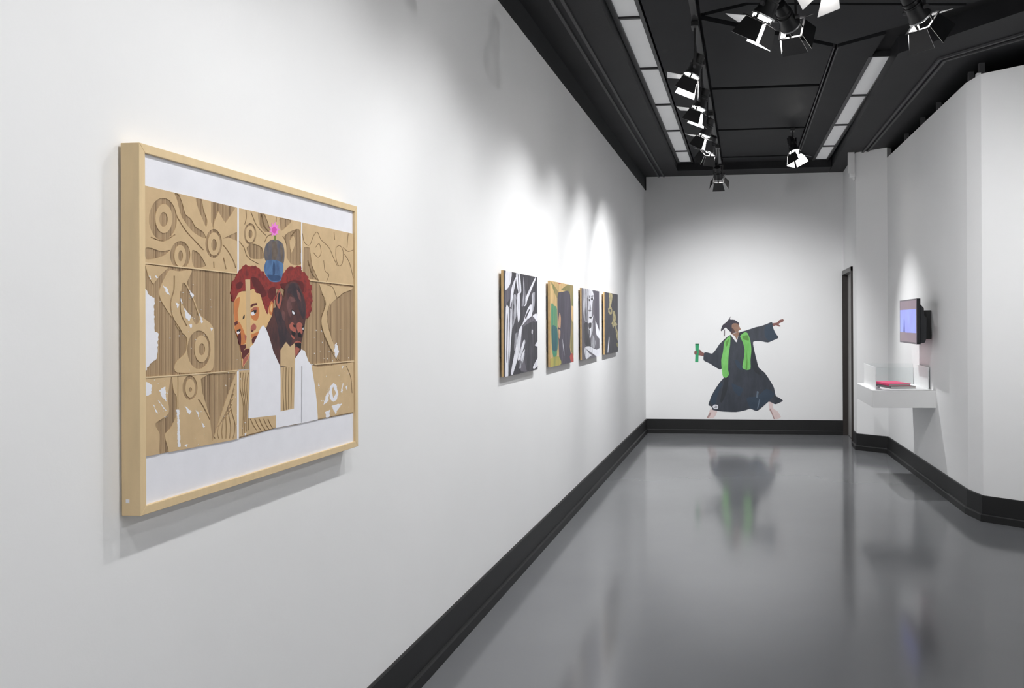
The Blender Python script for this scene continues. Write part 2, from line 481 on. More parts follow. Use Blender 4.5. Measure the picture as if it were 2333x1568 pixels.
def spotlight(pos, aim, top, label, power=1.0, spread=104, blend=1.0, doors=(45, 45, 45, 45), scale=0.75, twist=0.0, group=None):
    pos, aim = Vector(pos), Vector(aim)
    d = (aim - pos).normalized()
    up = Vector((0, 0, 1))
    s = d.cross(up)
    s = s.normalized() if s.length > 1e-3 else Vector((0, 1, 0))
    u = s.cross(d).normalized()
    ds = s * math.cos(twist) + u * math.sin(twist)
    du = -s * math.sin(twist) + u * math.cos(twist)
    k = scale
    root = empty('track_spotlight', pos)
    hb = MB().lathe(pos, d, [(-0.185 * k, 0.018 * k), (-0.180 * k, 0.040 * k), (-0.12 * k, 0.046 * k), (-0.115 * k, 0.052 * k), (-0.108 * k, 0.052 * k),
                             (-0.105 * k, 0.046 * k), (-0.095 * k, 0.046 * k), (-0.092 * k, 0.053 * k), (-0.085 * k, 0.053 * k), (-0.082 * k, 0.050 * k),
                             (-0.03 * k, 0.056 * k), (-0.01 * k, 0.066 * k), (0.0, 0.066 * k)], 22)
    hb.build('housing', BLACKMETAL, root, smooth=True)
    MB().lathe(pos, d, [(-0.006 * k, 0.052 * k), (-0.006 * k, 0.070 * k), (0.004 * k, 0.070 * k), (0.004 * k, 0.058 * k)], 22, caps=False).build('lens_ring', CHROME, root, smooth=True)
    MB().lathe(pos, d, [(0.002 * k, 0.058 * k), (0.012 * k, 0.050 * k), (0.019 * k, 0.032 * k), (0.021 * k, 0.004 * k)], 22).build('lens', LENS, root)
    fr = MB()
    for (e1, e2) in ((ds, du), (du, ds)):
        for sg in (-1, 1):
            fr.obox(pos + d * (0.034 * k) + e1 * (sg * 0.074 * k), e1, e2, d, 0.006 * k, 0.080 * k, 0.003 * k)
            fr.obox(pos + d * (0.016 * k) + e1 * (sg * 0.066 * k), e1, e2, d, 0.002 * k, 0.008 * k, 0.018 * k)
    fr.build('accessory_frame', BLACKMETAL, root)
    for (e1, e2, sg, th) in ((ds, du, 1, doors[0]), (ds, du, -1, doors[1]), (du, ds, 1, doors[2]), (du, ds, -1, doors[3])):
        a_ = math.radians(th)
        dirv = d * math.cos(a_) + e1 * (sg * math.sin(a_))
        nrm = (d * -math.sin(a_) + e1 * (sg * math.cos(a_))) * -1      # towards the beam
        h = pos + d * (0.038 * k) + e1 * (sg * 0.074 * k)
        L = 0.115 * k
        q = [h - e2 * (0.060 * k), h + e2 * (0.060 * k), h + dirv * L + e2 * (0.085 * k), h + dirv * L - e2 * (0.085 * k)]
        inn = [p + nrm * (0.0012 * k) for p in q]
        out = [p - nrm * (0.0012 * k) for p in q]
        m = MB()
        m.add(inn + out, [(0, 1, 2, 3), (7, 6, 5, 4), (0, 4, 5, 1), (1, 5, 6, 2), (2, 6, 7, 3), (3, 7, 4, 0)])
        m.mi = [1, 0, 1, 1, 1, 1]
        m.build('barn_door', [BLACKMETAL, DOORIN], root)
    piv = pos - d * (0.055 * k)
    yk = MB()
    for sg in (-1, 1):
        a_ = piv + s * (sg * 0.060 * k)
        b_ = piv + s * (sg * 0.066 * k) + up * (0.105 * k) - d * (0.02 * k)
        ax = (b_ - a_)
        ln = ax.length
        ax = ax.normalized()
        fwd = s.cross(ax).normalized()
        yk.obox((a_ + b_) / 2, s, fwd, ax, 0.003 * k, 0.012 * k, ln / 2)
    cb = piv + up * (0.105 * k) - d * (0.02 * k)
    yk.obox(cb, s, s.cross(up).normalized(), up, 0.069 * k, 0.012 * k, 0.003 * k)
    yk.build('yoke', BLACKMETAL, root)
    for sg in (-1, 1):
        MB().rod(piv + s * (sg * 0.058 * k), piv + s * (sg * 0.082 * k), 0.012 * k, 10).build('pivot_knob', DARKRAIL, root)
    tp = Vector((cb.x, cb.y, top))
    MB().rod(cb, tp, 0.008 * k, 10).build('stem', BLACKMETAL, root)
    MB().box(tp.x - 0.022, tp.x + 0.022, tp.y - 0.05, tp.y + 0.05, top - 0.03, top).build('track_adapter', BLACKMETAL, root, bevel=0.003)
    ld = bpy.data.lights.new('spot_beam', 'SPOT')
    ld.energy = SPOT_W * power
    ld.spot_size = math.radians(spread)
    ld.spot_blend = blend
    ld.shadow_soft_size = 0.035
    ld.color = (0.985, 0.992, 1.0)
    lo = bpy.data.objects.new('spot_beam', ld)
    COL.objects.link(lo)
    lo.parent = root
    lo.location = d * (0.062 * k)
    lo.rotation_euler = d.to_track_quat('-Z', 'Y').to_euler()
    tag(root, label, 'spotlight', group)
    return root


TRX, TRZ = -0.30, 3.30
tr = empty('lighting_track', (TRX, 4.5, TRZ))
MB().box(TRX - 0.018, TRX + 0.018, -1.5, 10.2, TRZ - 0.0, TRZ + 0.032).build('track_channel', BLACKMETAL, tr)
for yy in (-1.0, 1.5, 3.9, 5.2, 6.6, 8.3, 9.9):
    MB().rod((TRX, yy, TRZ + 0.03), (TRX, yy, Z_CEIL), 0.006, 8).build('hanger', BLACKMETAL, tr)
tag(tr, 'long black lighting track hung below the ceiling, parallel to the long white wall', 'lighting track')
GRP = 'spotlights on the long track'
Lw = XL
# heads of the long track: (y, aim y, aim z, power)
heads = [
    (-1.60, -1.6, 0.2, 0.60), (-0.50, -0.5, 0.2, 0.52), (0.6, 0.6, 0.2, 0.44), (1.75, 1.8, 0.1, 0.46), (2.75, 2.75, 0.2, 0.47), (3.62, 3.8, 0.3, 0.58),  # first two are unseen heads added to raise the ambient light
    (5.38, 5.3, 0.5, 0.98), (6.20, 6.4, 0.5, 1.05), (7.10, 7.6, 0.6, 1.25), (7.75, 9.1, 0.7, 2.3)]
hl = ['black spotlight near the end of the long track behind the viewer',
      'black spotlight on the long track straight above the viewer',
      'black spotlight on the long track just before the framed collage',
      'black spotlight on the long track aimed at the framed collage',
      'black spotlight on the long track aimed just past the framed collage',
      'black spotlight on the long track aimed just before the cloth print',
      'black spotlight on the long track aimed at the cloth print',
      'black spotlight on the long track aimed at the charcoal figure print',
      'black spotlight on the long track aimed at the black-and-white portrait print',
      'black spotlight on the long track aimed at the dark gold print']
for (y_, ay, az, pw), lb in zip(heads, hl):
    spotlight((-0.325, y_, 2.985), (Lw, ay, az), TRZ, lb, pw, spread=122 if y_ < 5 else (104 if y_ < 7.5 else 92), doors=(12, 12, 76, 22), group=GRP)
spotlight((-0.285, 9.20, 2.98), (-0.05, YB, 0.5), TRZ, 'last spotlight on the long track, aimed at the graduate cut-out', 3.4, spread=92, doors=(30, 30, 70, 25), group=GRP)
# cross track out of sight over the middle of the room
ct = empty('lighting_track', (0.4, 4.35, TRZ))
MB().box(-0.25, 1.3, 4.33, 4.37, TRZ, TRZ + 0.032).build('track_channel', BLACKMETAL, ct)
for xx in (-0.1, 0.5, 1.1):
    MB().rod((xx, 4.35, TRZ + 0.03), (xx, 4.35, Z_CEIL), 0.006, 8).build('hanger', BLACKMETAL, ct)
tag(ct, 'short black lighting track crossing the ceiling at right angles to the long one', 'lighting track')
G2 = 'spotlights on the cross track'
spotlight((0.085, 4.32, 2.965), (XL, 5.0, 0.2), TRZ, 'black spotlight on the cross track with one flap hanging straight down', 0.7, spread=110, doors=(10, 14, 72, 12), scale=0.85, group=G2)
spotlight((0.232, 4.75, 3.06), (1.69, 7.7, 1.5), TRZ, 'black spotlight on the cross track turned towards the wall monitor', 1.7, spread=90, doors=(14, 14, 50, 20), scale=0.85, group=G2)
spotlight((0.335, 3.72, 2.91), (XL, 2.3, 1.1), TRZ, 'spotlight on the cross track with its broad pale flap in view', 0.22, spread=80, group=G2)
spotlight((0.83, 4.40, 2.95), (2.6, 6.0, 0.8), TRZ, 'spotlight at the end of the cross track lighting the angled partition', 0.9, doors=(20, 20, 60, 30), scale=0.85, group=G2)
spotlight((0.505, 9.55, 3.29), (1.30, 8.95, 0.4), Z_CEIL, 'single spotlight on a short ceiling stem aimed at the wall monitor', 3.3, spread=64, doors=(14, 14, 40, 14), scale=0.9)
# third track behind the viewer, added with its spotlights as unseen ambient fill
t3 = empty('lighting_track', (2.0, -1.0, TRZ))
MB().box(1.98, 2.02, -2.6, 2.6, TRZ, TRZ + 0.032).build('track_channel', BLACKMETAL, t3)
for yy in (-2.3, 0.0, 2.3):
    MB().rod((2.0, yy, TRZ + 0.03), (2.0, yy, Z_CEIL), 0.006, 8).build('hanger', BLACKMETAL, t3)
tag(t3, 'black lighting track in the wider part of the room behind the viewer', 'lighting track')
G3 = 'spotlights behind the viewer'
for (y_, ax_, ay_, az_, pw, lb) in ((-2.2, 1.6, -3.05, 1.0, 3.0, 'spotlight behind the viewer aimed at the rear wall'), (-0.9, XL, -0.2, 1.4, 0.5, 'spotlight behind the viewer aimed at the long wall before the collage'),
                           (0.2, 4.4, 0.3, 1.0, 3.0, 'spotlight behind the viewer aimed at the blank side wall'), (1.2, XL, 2.9, 2.3, 0.75, 'spotlight beside the viewer aimed across at the framed collage'),
                           (2.3, 4.2, 3.0, 1.0, 2.8, 'spotlight beside the viewer aimed near the far end of the partition')):
    spotlight((2.0, y_, 2.985), (ax_, ay_, az_), TRZ, lb, pw, group=G3)

# ------------------------------------------------------------------ flat layered artwork helper
CROPS = {1: (220, 300, 3.409), 2: (500, 400, 3.409), 3: (220, 740, 3.409), 4: (500, 720, 3.409),
         5: (1110, 590, 5.228), 6: (1560, 700, 5.808), 8: (500, 620, 6.535)}


def K(c, pts):
    ox, oy, s_ = CROPS[c]
    return [(ox + x / s_, oy + y / s_) for x, y in pts]


def ell(c, cx, cy, rx, ry, n=28, rot=0.0):
    return K(c, [(cx + rx * math.cos(2 * math.pi * k / n), cy + ry * math.sin(2 * math.pi * k / n)) for k in range(n)])


def smooth_line(pts, n=6):
    P_ = [Vector((p[0], p[1])) for p in pts]
    out = []
    for i in range(len(P_) - 1):
        p0 = P_[max(0, i - 1)]
        p1, p2 = P_[i], P_[i + 1]
        p3 = P_[min(len(P_) - 1, i + 2)]
        for k in range(n):
            t = k / n
            out.append(0.5 * ((2 * p1) + (p2 - p0) * t + (2 * p0 - 5 * p1 + 4 * p2 - p3) * t * t + (3 * p1 - p0 - 3 * p2 + p3) * t ** 3))
    out.append(P_[-1])
    return out


def stroke(c, pts, wd, n=5):
    q = smooth_line(pts, n)
    L_, R_ = [], []
    for i, p in enumerate(q):
        t = (q[min(i + 1, len(q) - 1)] - q[max(i - 1, 0)])
        t = t.normalized() if t.length > 1e-6 else Vector((1, 0))
        nn = Vector((-t.y, t.x)) * (wd / 2)
        L_.append(tuple(p + nn))
        R_.append(tuple(p - nn))
    return K(c, L_ + R_[::-1])


def blob(c, pts, n=4):
    q = pts + [pts[0]]
    P_ = [Vector(p) for p in pts]
    m = len(P_)
    out = []
    for i in range(m):
        p0, p1, p2, p3 = P_[i - 1], P_[i], P_[(i + 1) % m], P_[(i + 2) % m]
        for k in range(n):
            t = k / n
            v = 0.5 * ((2 * p1) + (p2 - p0) * t + (2 * p0 - 5 * p1 + 4 * p2 - p3) * t * t + (3 * p1 - p0 - 3 * p2 + p3) * t ** 3)
            out.append(tuple(p1.lerp(p2, t).lerp(v, 0.7)))
    return K(c, out)


RAG = random.Random(5)


def ragged(c, pts, amp=6.0, step=14.0):
    out = []
    m = len(pts)
    for i in range(m):
        a_, b_ = Vector(pts[i]), Vector(pts[(i + 1) % m])
        ln = (b_ - a_).length
        n = max(1, int(ln / step))
        t_ = (b_ - a_) / max(ln, 1e-6)
        nn = Vector((-t_.y, t_.x))
        for k in range(n):
            p = a_.lerp(b_, k / n) + nn * RAG.uniform(-amp, amp) * (0.4 if k == 0 else 1.0)
            out.append((p.x, p.y))
    return K(c, out)


def inside(px, py, poly):
    q = np.array(poly)
    x0, y0 = q[:, 0], q[:, 1]
    x1, y1 = np.roll(x0, -1), np.roll(y0, -1)
    res = np.zeros(len(px), bool)
    for a0, b0, a1, b1 in zip(x0, y0, x1, y1):
        if b0 == b1:
            continue
        cond = (b0 > py) != (b1 > py)
        res ^= cond & (px < (a1 - a0) * (py - b0) / (b1 - b0) + a0)
    return res


def layered(layers, clip, cellpolys=()):
    """layers: list of (poly2d, key) in paint order, coords in metres on the picture plane.
    returns verts2d, tris, key per tri (topmost), index of the cell polygon per tri"""
    vs_, es_ = [], []
    for poly in [clip] + [l[0] for l in layers] + list(cellpolys):
        n0 = len(vs_)
        n = len(poly)
        vs_ += [Vector((p[0], p[1])) for p in poly]
        es_ += [(n0 + i, n0 + (i + 1) % n) for i in range(n)]
    ov, oe, of, _, _, _ = delaunay_2d_cdt(vs_, es_, [], 0, 1e-6)
    V = np.array([(v[0], v[1]) for v in ov])
    T = np.array([list(f) for f in of])
    cen = V[T].mean(axis=1)
    px, py = cen[:, 0], cen[:, 1]
    keys = np.full(len(T), -1)
    for i, (poly, key) in enumerate(layers):
        keys[inside(px, py, poly)] = i
    ok = inside(px, py, clip)
    cell = np.full(len(T), -1)
    for i, poly in enumerate(cellpolys):
        cell[inside(px, py, poly)] = i
    ar = np.abs((V[T[:, 1], 0] - V[T[:, 0], 0]) * (V[T[:, 2], 1] - V[T[:, 0], 1]) - (V[T[:, 2], 0] - V[T[:, 0], 0]) * (V[T[:, 1], 1] - V[T[:, 0], 1]))
    ok &= ar > 1e-9
    return V, T, keys, ok, cell


def slab(V, tris, to3, h0, h1):
    """triangles raised to height h1 with side walls down to h0; to3(u, v, h) -> world point"""
    m = MB()
    used = sorted(set(i for t in tris for i in t))
    ix = {i: k for k, i in enumerate(used)}
    n = len(used)
    vs_ = [to3(V[i][0], V[i][1], h1) for i in used] + [to3(V[i][0], V[i][1], h0) for i in used]
    fs_ = [tuple(ix[i] for i in t) for t in tris]
    cnt = {}
    for t in tris:
        for a_, b_ in ((t[0], t[1]), (t[1], t[2]), (t[2], t[0])):
            cnt[(a_, b_)] = 1
    for (a_, b_) in cnt:
        if (b_, a_) not in cnt:
            fs_.append((ix[a_], n + ix[a_], n + ix[b_], ix[b_]))
    m.add(vs_, fs_)
    return m


def islands(tris, V_, amin=2e-6):
    """edge-connected groups of triangles"""
    own, par = {}, list(range(len(tris)))

    def find(a_):
        while par[a_] != a_:
            par[a_] = par[par[a_]]
            a_ = par[a_]
        return a_
    for i_, t in enumerate(tris):
        for a_, b_ in ((t[0], t[1]), (t[1], t[2]), (t[2], t[0])):
            k_ = (min(a_, b_), max(a_, b_))
            if k_ in own:
                par[find(i_)] = find(own[k_])
            else:
                own[k_] = i_
    out = {}
    for i_, t in enumerate(tris):
        out.setdefault(find(i_), []).append(t)
    res = []
    for g in out.values():
        ar = sum(abs((V_[t[1]][0] - V_[t[0]][0]) * (V_[t[2]][1] - V_[t[0]][1]) - (V_[t[2]][0] - V_[t[0]][0]) * (V_[t[1]][1] - V_[t[0]][1])) for t in g) / 2
        if ar > amin:
            res.append(g)
    return res


# ------------------------------------------------------------------ framed cardboard collage
Y0, Y1, Z0, Z1 = 1.790, 2.882, 1.0825, 1.896
XF = XL + 0.0505        # frame front
XBK = XL + 0.006        # frame back (small shadow gap)
FW = 0.0195             # rail face width
PINE = mat('pale pine frame', srgb(226, 200, 156), 0.5, noise=0.05, nscale=8, stretch=(6, 6, 1), bump=0.05, bscale=40)
fr_root = empty('framed_collage', (XL, (Y0 + Y1) / 2, Z0))
tag(fr_root, 'pale pine framed cardboard collage of two red-haired heads and a cactus', 'artwork')


def rail(p_out0, p_out1, p_in1, p_in0):
    m = MB()
    f_ = [(XF, *p) for p in (p_out0, p_out1, p_in1, p_in0)]
    b_ = [(XBK, *p) for p in (p_out0, p_out1, p_in1, p_in0)]
    m.add(f_ + b_, [(0, 1, 2, 3), (7, 6, 5, 4), (0, 4, 5, 1), (1, 5, 6, 2), (2, 6, 7, 3), (3, 7, 4, 0)])
    o = m.build('frame_rail', PINE, fr_root, bevel=0.0012)
    return o


iY0, iY1, iZ0, iZ1 = Y0 + FW, Y1 - FW, Z0 + FW, Z1 - FW
rail((Y0, Z0), (Y1, Z0), (iY1, iZ0), (iY0, iZ0))
rail((Y1, Z1), (Y0, Z1), (iY0, iZ1), (iY1, iZ1))
rail((Y0, Z1), (Y0, Z0), (iY0, iZ0), (iY0, iZ1))
rail((Y1, Z0), (Y1, Z1), (iY1, iZ1), (iY1, iZ0))
XM = XF - 0.0078          # white mount board face
MOUNT = mat('white painted mount board', srgb(236, 236, 242), 0.7, noise=0.03, nscale=14, bump=0.15, bscale=60)
MB().box(XBK, XM, iY0 - 0.004, iY1 + 0.004, iZ0 - 0.004, iZ1 + 0.004).build('mount_board', MOUNT, fr_root)
XP = XM + 0.0032         # plane the collage was traced on
CARD = mat('kraft cardboard liner', srgb(206, 178, 138), 0.85, noise=0.06, nscale=30, bump=0.1, bscale=120)
CORR = mat('bare corrugated cardboard', srgb(176, 150, 118), 0.9, noise=0.10, nscale=60, stretch=(1, 1, 0.15), bump=0.2, bscale=160)


def art2(poly):
    out = []
    for (x, y) in poly:
        p = on_x(x, y, XP)
        out.append((p.y, p.z))
    return out


def art3(u, v, h):
    return (XM + 0.72 * h, u, v)


# sheets: outlines in photo pixels
tl = [(327, 422), (541, 473), (541, 622), (440, 611), (327, 598)]
tm = [(544, 474), (686, 506), (686, 636), (544, 623)]
trr = [(689, 507), (806, 533), (806, 649), (689, 637)]
mid = [(327, 600), (440, 613), (541, 624), (688, 639), (806, 651), (806, 822), (690, 832), (541, 843), (478, 849), (400, 855), (330, 859)]
bl = [(329, 862), (478, 852), (540, 845), (540, 1001), (420, 1024), (329, 1041)]
bm = [(544, 845), (686, 835), (686, 966), (628, 976), (544, 1000)]
br = [(689, 834), (806, 824), (806, 941), (689, 964)]
sheets_px = [tl, tm, trr, mid, bl, bm, br]
sheets = [art2(p) for p in sheets_px]
clip_art = [(iY0 + 0.001, iZ0 + 0.02), (iY1 - 0.001, iZ0 + 0.02), (iY1 - 0.001, iZ1 - 0.02), (iY0 + 0.001, iZ1 - 0.02)]

L = []     # (pixel polygon, key)


def add(key, poly):
    L.append((art2(poly), key))


# smooth liner over the top-left sheet and the lower-left sheet
add('liner', tl)
add('liner', bl)
add('bare', ell(1, 515, 680, 108, 165))
add('liner', ell(1, 523, 675, 66, 113))
add('bare', ell(1, 520, 682, 33, 56))
add('bare', blob(1, [(605, 478), (640, 490), (668, 560), (690, 640), (735, 680), (770, 740), (830, 780), (850, 830), (800, 812), (745, 775), (700, 720), (660, 660), (640, 590), (625, 530)]))
add('bare', blob(1, [(770, 515), (815, 525), (830, 600), (860, 690), (850, 740), (815, 660), (790, 600)]))
add('bare', K(1, [(890, 540), (1085, 580), (1050, 640), (1000, 710), (945, 620), (915, 700), (905, 760), (890, 700)]))
add('bare', K(1, [(980, 830), (1090, 780), (1090, 850), (1040, 828)]))
add('bare', ell(1, 910, 870, 64, 113))
add('liner', ell(1, 912, 873, 48, 90))
add('bare', ell(1, 912, 880, 22, 46))
add('bare', ell(1, 650, 960, 78, 110))
add('liner', ell(1, 650, 965, 46, 84))
add('bare', ell(1, 653, 965, 18, 42))
add('bare', blob(1, [(380, 905), (430, 905), (500, 930), (572, 920), (530, 960), (460, 985), (385, 990)]))
add('bare', blob(1, [(745, 920), (800, 950), (850, 1045), (760, 1055), (740, 990)]))
for s_ in ([(600, 610), (640, 690), (700, 780), (760, 845), (830, 920)], [(980, 880), (1020, 930), (1060, 1000), (1080, 1060)],
           [(985, 980), (1005, 1070)], [(910, 1010), (912, 1060)], [(500, 540), (560, 570), (610, 640)], [(420, 820), (520, 850), (610, 800)]):
    add('bare', stroke(1, s_, 9))
# creature shape on the middle sheet
add('liner', K(1, [(378, 1032), (560, 1056), (500, 1110), (440, 1185), (400, 1120)]))
add('liner', blob(1, [(560, 1082), (640, 1085), (740, 1078), (705, 1165), (715, 1210), (765, 1320), (805, 1425), (880, 1485), (912, 1545), (915, 1700), (912, 1790), (880, 1862), (625, 1872), (612, 1800), (690, 1720), (700, 1600), (640, 1540), (590, 1450), (500, 1310), (490, 1225)]))
add('bare', blob(1, [(668, 1175), (700, 1200), (760, 1330), (800, 1460), (770, 1500), (735, 1430), (690, 1390), (655, 1300)]))
for s_ in ([(603, 1120), (600, 1230), (575, 1330), (590, 1440), (650, 1540), (672, 1600)], [(655, 1240), (652, 1400), (700, 1510)]):
    add('bare', stroke(1, s_, 10))
add('bare', ell(3, 795, 195, 90, 150))
add('liner', ell(3, 816, 188, 55, 105))
add('bare', ell(3, 818, 192, 25, 46))
# lower-left sheet grooves
add('bare', blob(3, [(580, 400), (600, 520), (622, 560), (620, 700), (580, 800), (530, 860), (560, 990), (490, 1005), (490, 850), (455, 770), (560, 690), (555, 560)]))
add('bare', K(3, [(810, 420), (870, 385), (1085, 372), (1000, 600), (900, 905), (880, 720), (820, 520)]))
add('bare', ell(3, 725, 490, 58, 96))
add('liner', ell(3, 728, 495, 38, 72))
add('bare', ell(3, 730, 505, 11, 18))
add('bare', stroke(3, [(790, 580), (830, 640), (880, 740)], 9))
add('bare', stroke(3, [(632, 400), (632, 950)], 6))
# robe of cut lines around the lower seam
add('liner', K(3, [(1085, 395), (1090, 880), (905, 915), (960, 720), (1020, 560)]))
add('liner', K(4, [(150, 430), (235, 420), (225, 795), (437, 772), (437, 868), (150, 940)]))
for k_ in range(6):
    add('bare', stroke(3, [(1075 - 6 * k_, 460 + 40 * k_), (1040 - 16 * k_, 620 + 30 * k_), (1075 - 34 * k_, 780 + 12 * k_), (1060 - 28 * k_, 885)], 8))
for k_ in range(4):
    add('bare', stroke(4, [(165 + 20 * k_, 440), (160 + 17 * k_, 560), (185 + 12 * k_, 700), (178 + 16 * k_, 925 - 12 * k_)], 7))
for k_ in range(5):
    add('bare', stroke(4, [(240 + 34 * k_, 800), (262 + 34 * k_, 850), (290 + 34 * k_, 890)], 7))
# top middle and right sheets: liner with scored lines and peeled patches
add('liner', tm)
add('liner', trr)
add('bare', blob(2, [(500, 480), (540, 440), (620, 420), (632, 560), (632, 690), (560, 690), (525, 640), (522, 550)]))
add('liner', blob(2, [(545, 520), (575, 470), (590, 520), (560, 600)]))
add('bare', blob(2, [(300, 290), (350, 300), (392, 420), (352, 440), (310, 380)]))
add('bare', blob(2, [(212, 560), (262, 530), (330, 560), (345, 640), (300, 650), (240, 640)]))
add('bare', blob(2, [(470, 330), (560, 350), (520, 400), (480, 430), (470, 380)]))
add('bare', ell(2, 238, 455, 48, 84))
add('liner', ell(2, 238, 455, 36, 66))
add('bare', ell(2, 240, 455, 16, 34))
for s_ in ([(205, 262), (208, 330), (196, 380)], [(245, 285), (290, 390), (360, 465)], [(330, 300), (350, 390), (390, 440)],
           [(150, 510), (190, 560), (215, 630), (270, 670), (310, 690)], [(490, 470), (520, 530), (525, 640)], [(350, 520), (375, 470), (410, 460)],
           [(560, 470), (600, 420)], [(440, 315), (440, 360)]):
    add('cut', stroke(2, s_, 6))
add('bare', K(2, [(655, 560), (700, 560), (720, 700), (770, 815), (650, 795)]))
for s_ in ([(645, 450), (660, 520), (700, 540), (730, 470), (760, 440), (790, 500), (850, 560), (890, 650), (915, 700)],
           [(730, 600), (765, 635), (790, 600), (775, 530), (745, 560)], [(905, 560), (935, 545), (960, 590), (955, 680), (925, 700), (905, 640), (905, 560)],
           [(960, 560), (1000, 590), (1045, 575)], [(970, 610), (1010, 680), (1040, 800)], [(690, 660), (720, 760), (770, 820)],
           [(890, 440), (895, 500)], [(1000, 450), (990, 560)], [(810, 660), (820, 740), (850, 770), (830, 825)]):
    add('cut', stroke(2, s_, 4.5))
add('liner', K(2, [(775, 840), (1035, 870), (1025, 890), (960, 915), (915, 950), (870, 990), (835, 1060), (850, 1200), (880, 1290), (925, 1440), (890, 1400), (800, 1200), (790, 1120), (825, 1000)]))
for s_ in ([(830, 850), (880, 870), (915, 950), (960, 915), (1025, 890)], [(800, 920), (825, 1000), (790, 1130), (830, 1280), (900, 1400), (940, 1440)],
           [(860, 990), (835, 1090), (855, 1200), (880, 1290)]):
    add('cut', stroke(2, s_, 4.5))
add('liner', K(4, [(765, 400), (1040, 360), (1045, 745), (765, 800), (740, 540), (715, 385)]))
add('cut', stroke(4, [(985, 390), (1020, 480), (1030, 600)], 5))
# white gaps between the sheets and pale strips painted as highlights on the creased edges
add('white_paint', [(540.6, 473), (544.0, 474), (544.0, 622), (540.6, 622)])
add('white_paint', [(686.0, 506), (688.6, 507), (688.6, 615), (686.0, 615)])
add('white_paint', [(539.8, 846), (544.0, 846), (544.0, 1000), (539.8, 1001)])
add('crease', [(327, 597.5), (440, 610.5), (541, 622), (541, 624.5), (440, 613), (327, 600.5)])
add('crease', [(689, 636), (806, 649), (806, 651), (689, 638.5)])
add('crease', [(330, 859.0), (478, 849), (541, 843), (541, 845), (478, 851.5), (330, 862)])
add('crease', [(716, 829.5), (806, 821.5), (806, 824), (716, 832)])
# painted figure
add('hair', ragged(2, [(85, 905), (95, 840), (130, 780), (150, 740), (205, 690), (240, 705), (280, 700), (320, 740), (345, 745), (350, 770), (490, 760), (515, 735), (545, 708), (580, 715), (605, 702), (632, 705), (640, 750), (660, 750), (690, 790), (700, 830), (718, 870), (710, 910), (722, 960), (715, 1050), (690, 1110), (660, 1112), (640, 900), (600, 840), (480, 870), (440, 885), (432, 960), (410, 1010), (375, 1082), (345, 1020), (330, 930), (280, 910), (255, 880), (150, 910), (110, 980), (95, 975)], 6.0, 13.0))
add('hair_dark', blob(8, [(240, 200), (300, 140), (350, 170), (330, 230), (270, 260)]))
add('hair_dark', blob(8, [(470, 80), (560, 90), (640, 200), (700, 330), (640, 380), (560, 300), (500, 200)]))
add('hair_dark', blob(8, [(740, 250), (820, 220), (840, 330), (780, 420), (720, 360)]))
add('hair_dark', blob(8, [(900, 180), (1000, 160), (1100, 120), (1240, 150), (1250, 300), (1180, 240), (1100, 200), (960, 260)]))
add('pale', blob(8, [(220, 440), (300, 300), (380, 285), (460, 270), (510, 248), (545, 312), (605, 330), (650, 480), (712, 632), (735, 520), (772, 432), (800, 470), (795, 560), (775, 660), (740, 760), (700, 825), (640, 800), (590, 870), (560, 960), (500, 1080), (460, 1130), (450, 1250), (400, 1340), (345, 1420), (330, 1280), (300, 1100), (270, 960), (235, 880), (215, 800), (220, 600)], 3))
add('orange', blob(8, [(220, 440), (300, 370), (290, 500), (270, 600), (282, 720), (230, 765), (218, 600)]))
add('orange', blob(8, [(225, 800), (290, 740), (350, 850), (380, 930), (402, 960), (390, 1050), (340, 1085), (300, 1090), (270, 960), (235, 880)]))
add('maroon', K(8, [(220, 752), (268, 725), (272, 772), (225, 802)]))
add('maroon', blob(8, [(270, 955), (312, 900), (322, 1000), (312, 1120), (298, 1090)]))
add('white_paint', K(8, [(250, 892), (300, 850), (312, 890), (270, 937)]))
add('ink', K(8, [(256, 868), (306, 842), (318, 862), (300, 892), (280, 880), (258, 895)]))
add('maroon', K(8, [(300, 1090), (390, 1075), (400, 1120), (340, 1190), (318, 1190)]))
add('maroon', K(8, [(330, 1190), (400, 1140), (446, 1140), (440, 1200), (350, 1300), (330, 1270)]))
add('rose', K(8, [(350, 1300), (440, 1215), (425, 1290), (345, 1420)]))
add('rose', K(8, [(370, 930), (402, 950), (395, 1010), (378, 1020)]))
add('ink', K(8, [(342, 705), (352, 655), (374, 632), (372, 682)]))
add('card_strip', K(8, [(382, 112), (456, 110), (458, 600), (456, 1130), (446, 1142), (405, 1132), (402, 900), (390, 300)]))
add('maroon', K(8, [(460, 502), (492, 470), (557, 458), (562, 492), (500, 506), (464, 538)]))
add('orange', blob(8, [(466, 570), (520, 520), (582, 528), (592, 620), (570, 700), (545, 722), (500, 712), (466, 660)]))
add('rose', blob(8, [(468, 565), (520, 520), (560, 525), (560, 580), (500, 560)]))
add('white_paint', blob(8, [(466, 612), (500, 578), (546, 592), (522, 632), (484, 648)]))
add('ink', K(8, [(470, 600), (500, 568), (550, 566), (548, 600), (520, 625), (508, 590)]))
add('rose', blob(8, [(468, 810), (510, 765), (546, 800), (540, 852), (492, 882), (464, 870)]))
add('maroon', K(8, [(466, 872), (500, 862), (505, 885), (470, 892)]))
add('orange', blob(8, [(468, 930), (520, 910), (584, 885), (576, 930), (540, 962), (480, 985)]))
add('maroon', blob(8, [(480, 1000), (520, 955), (560, 950), (550, 1012), (492, 1072)]))
add('orange', blob(8, [(734, 605), (740, 505), (775, 432), (800, 470), (796, 560), (776, 645)]))
add('pale', blob(8, [(756, 560), (765, 490), (785, 470), (785, 540), (770, 600)]))
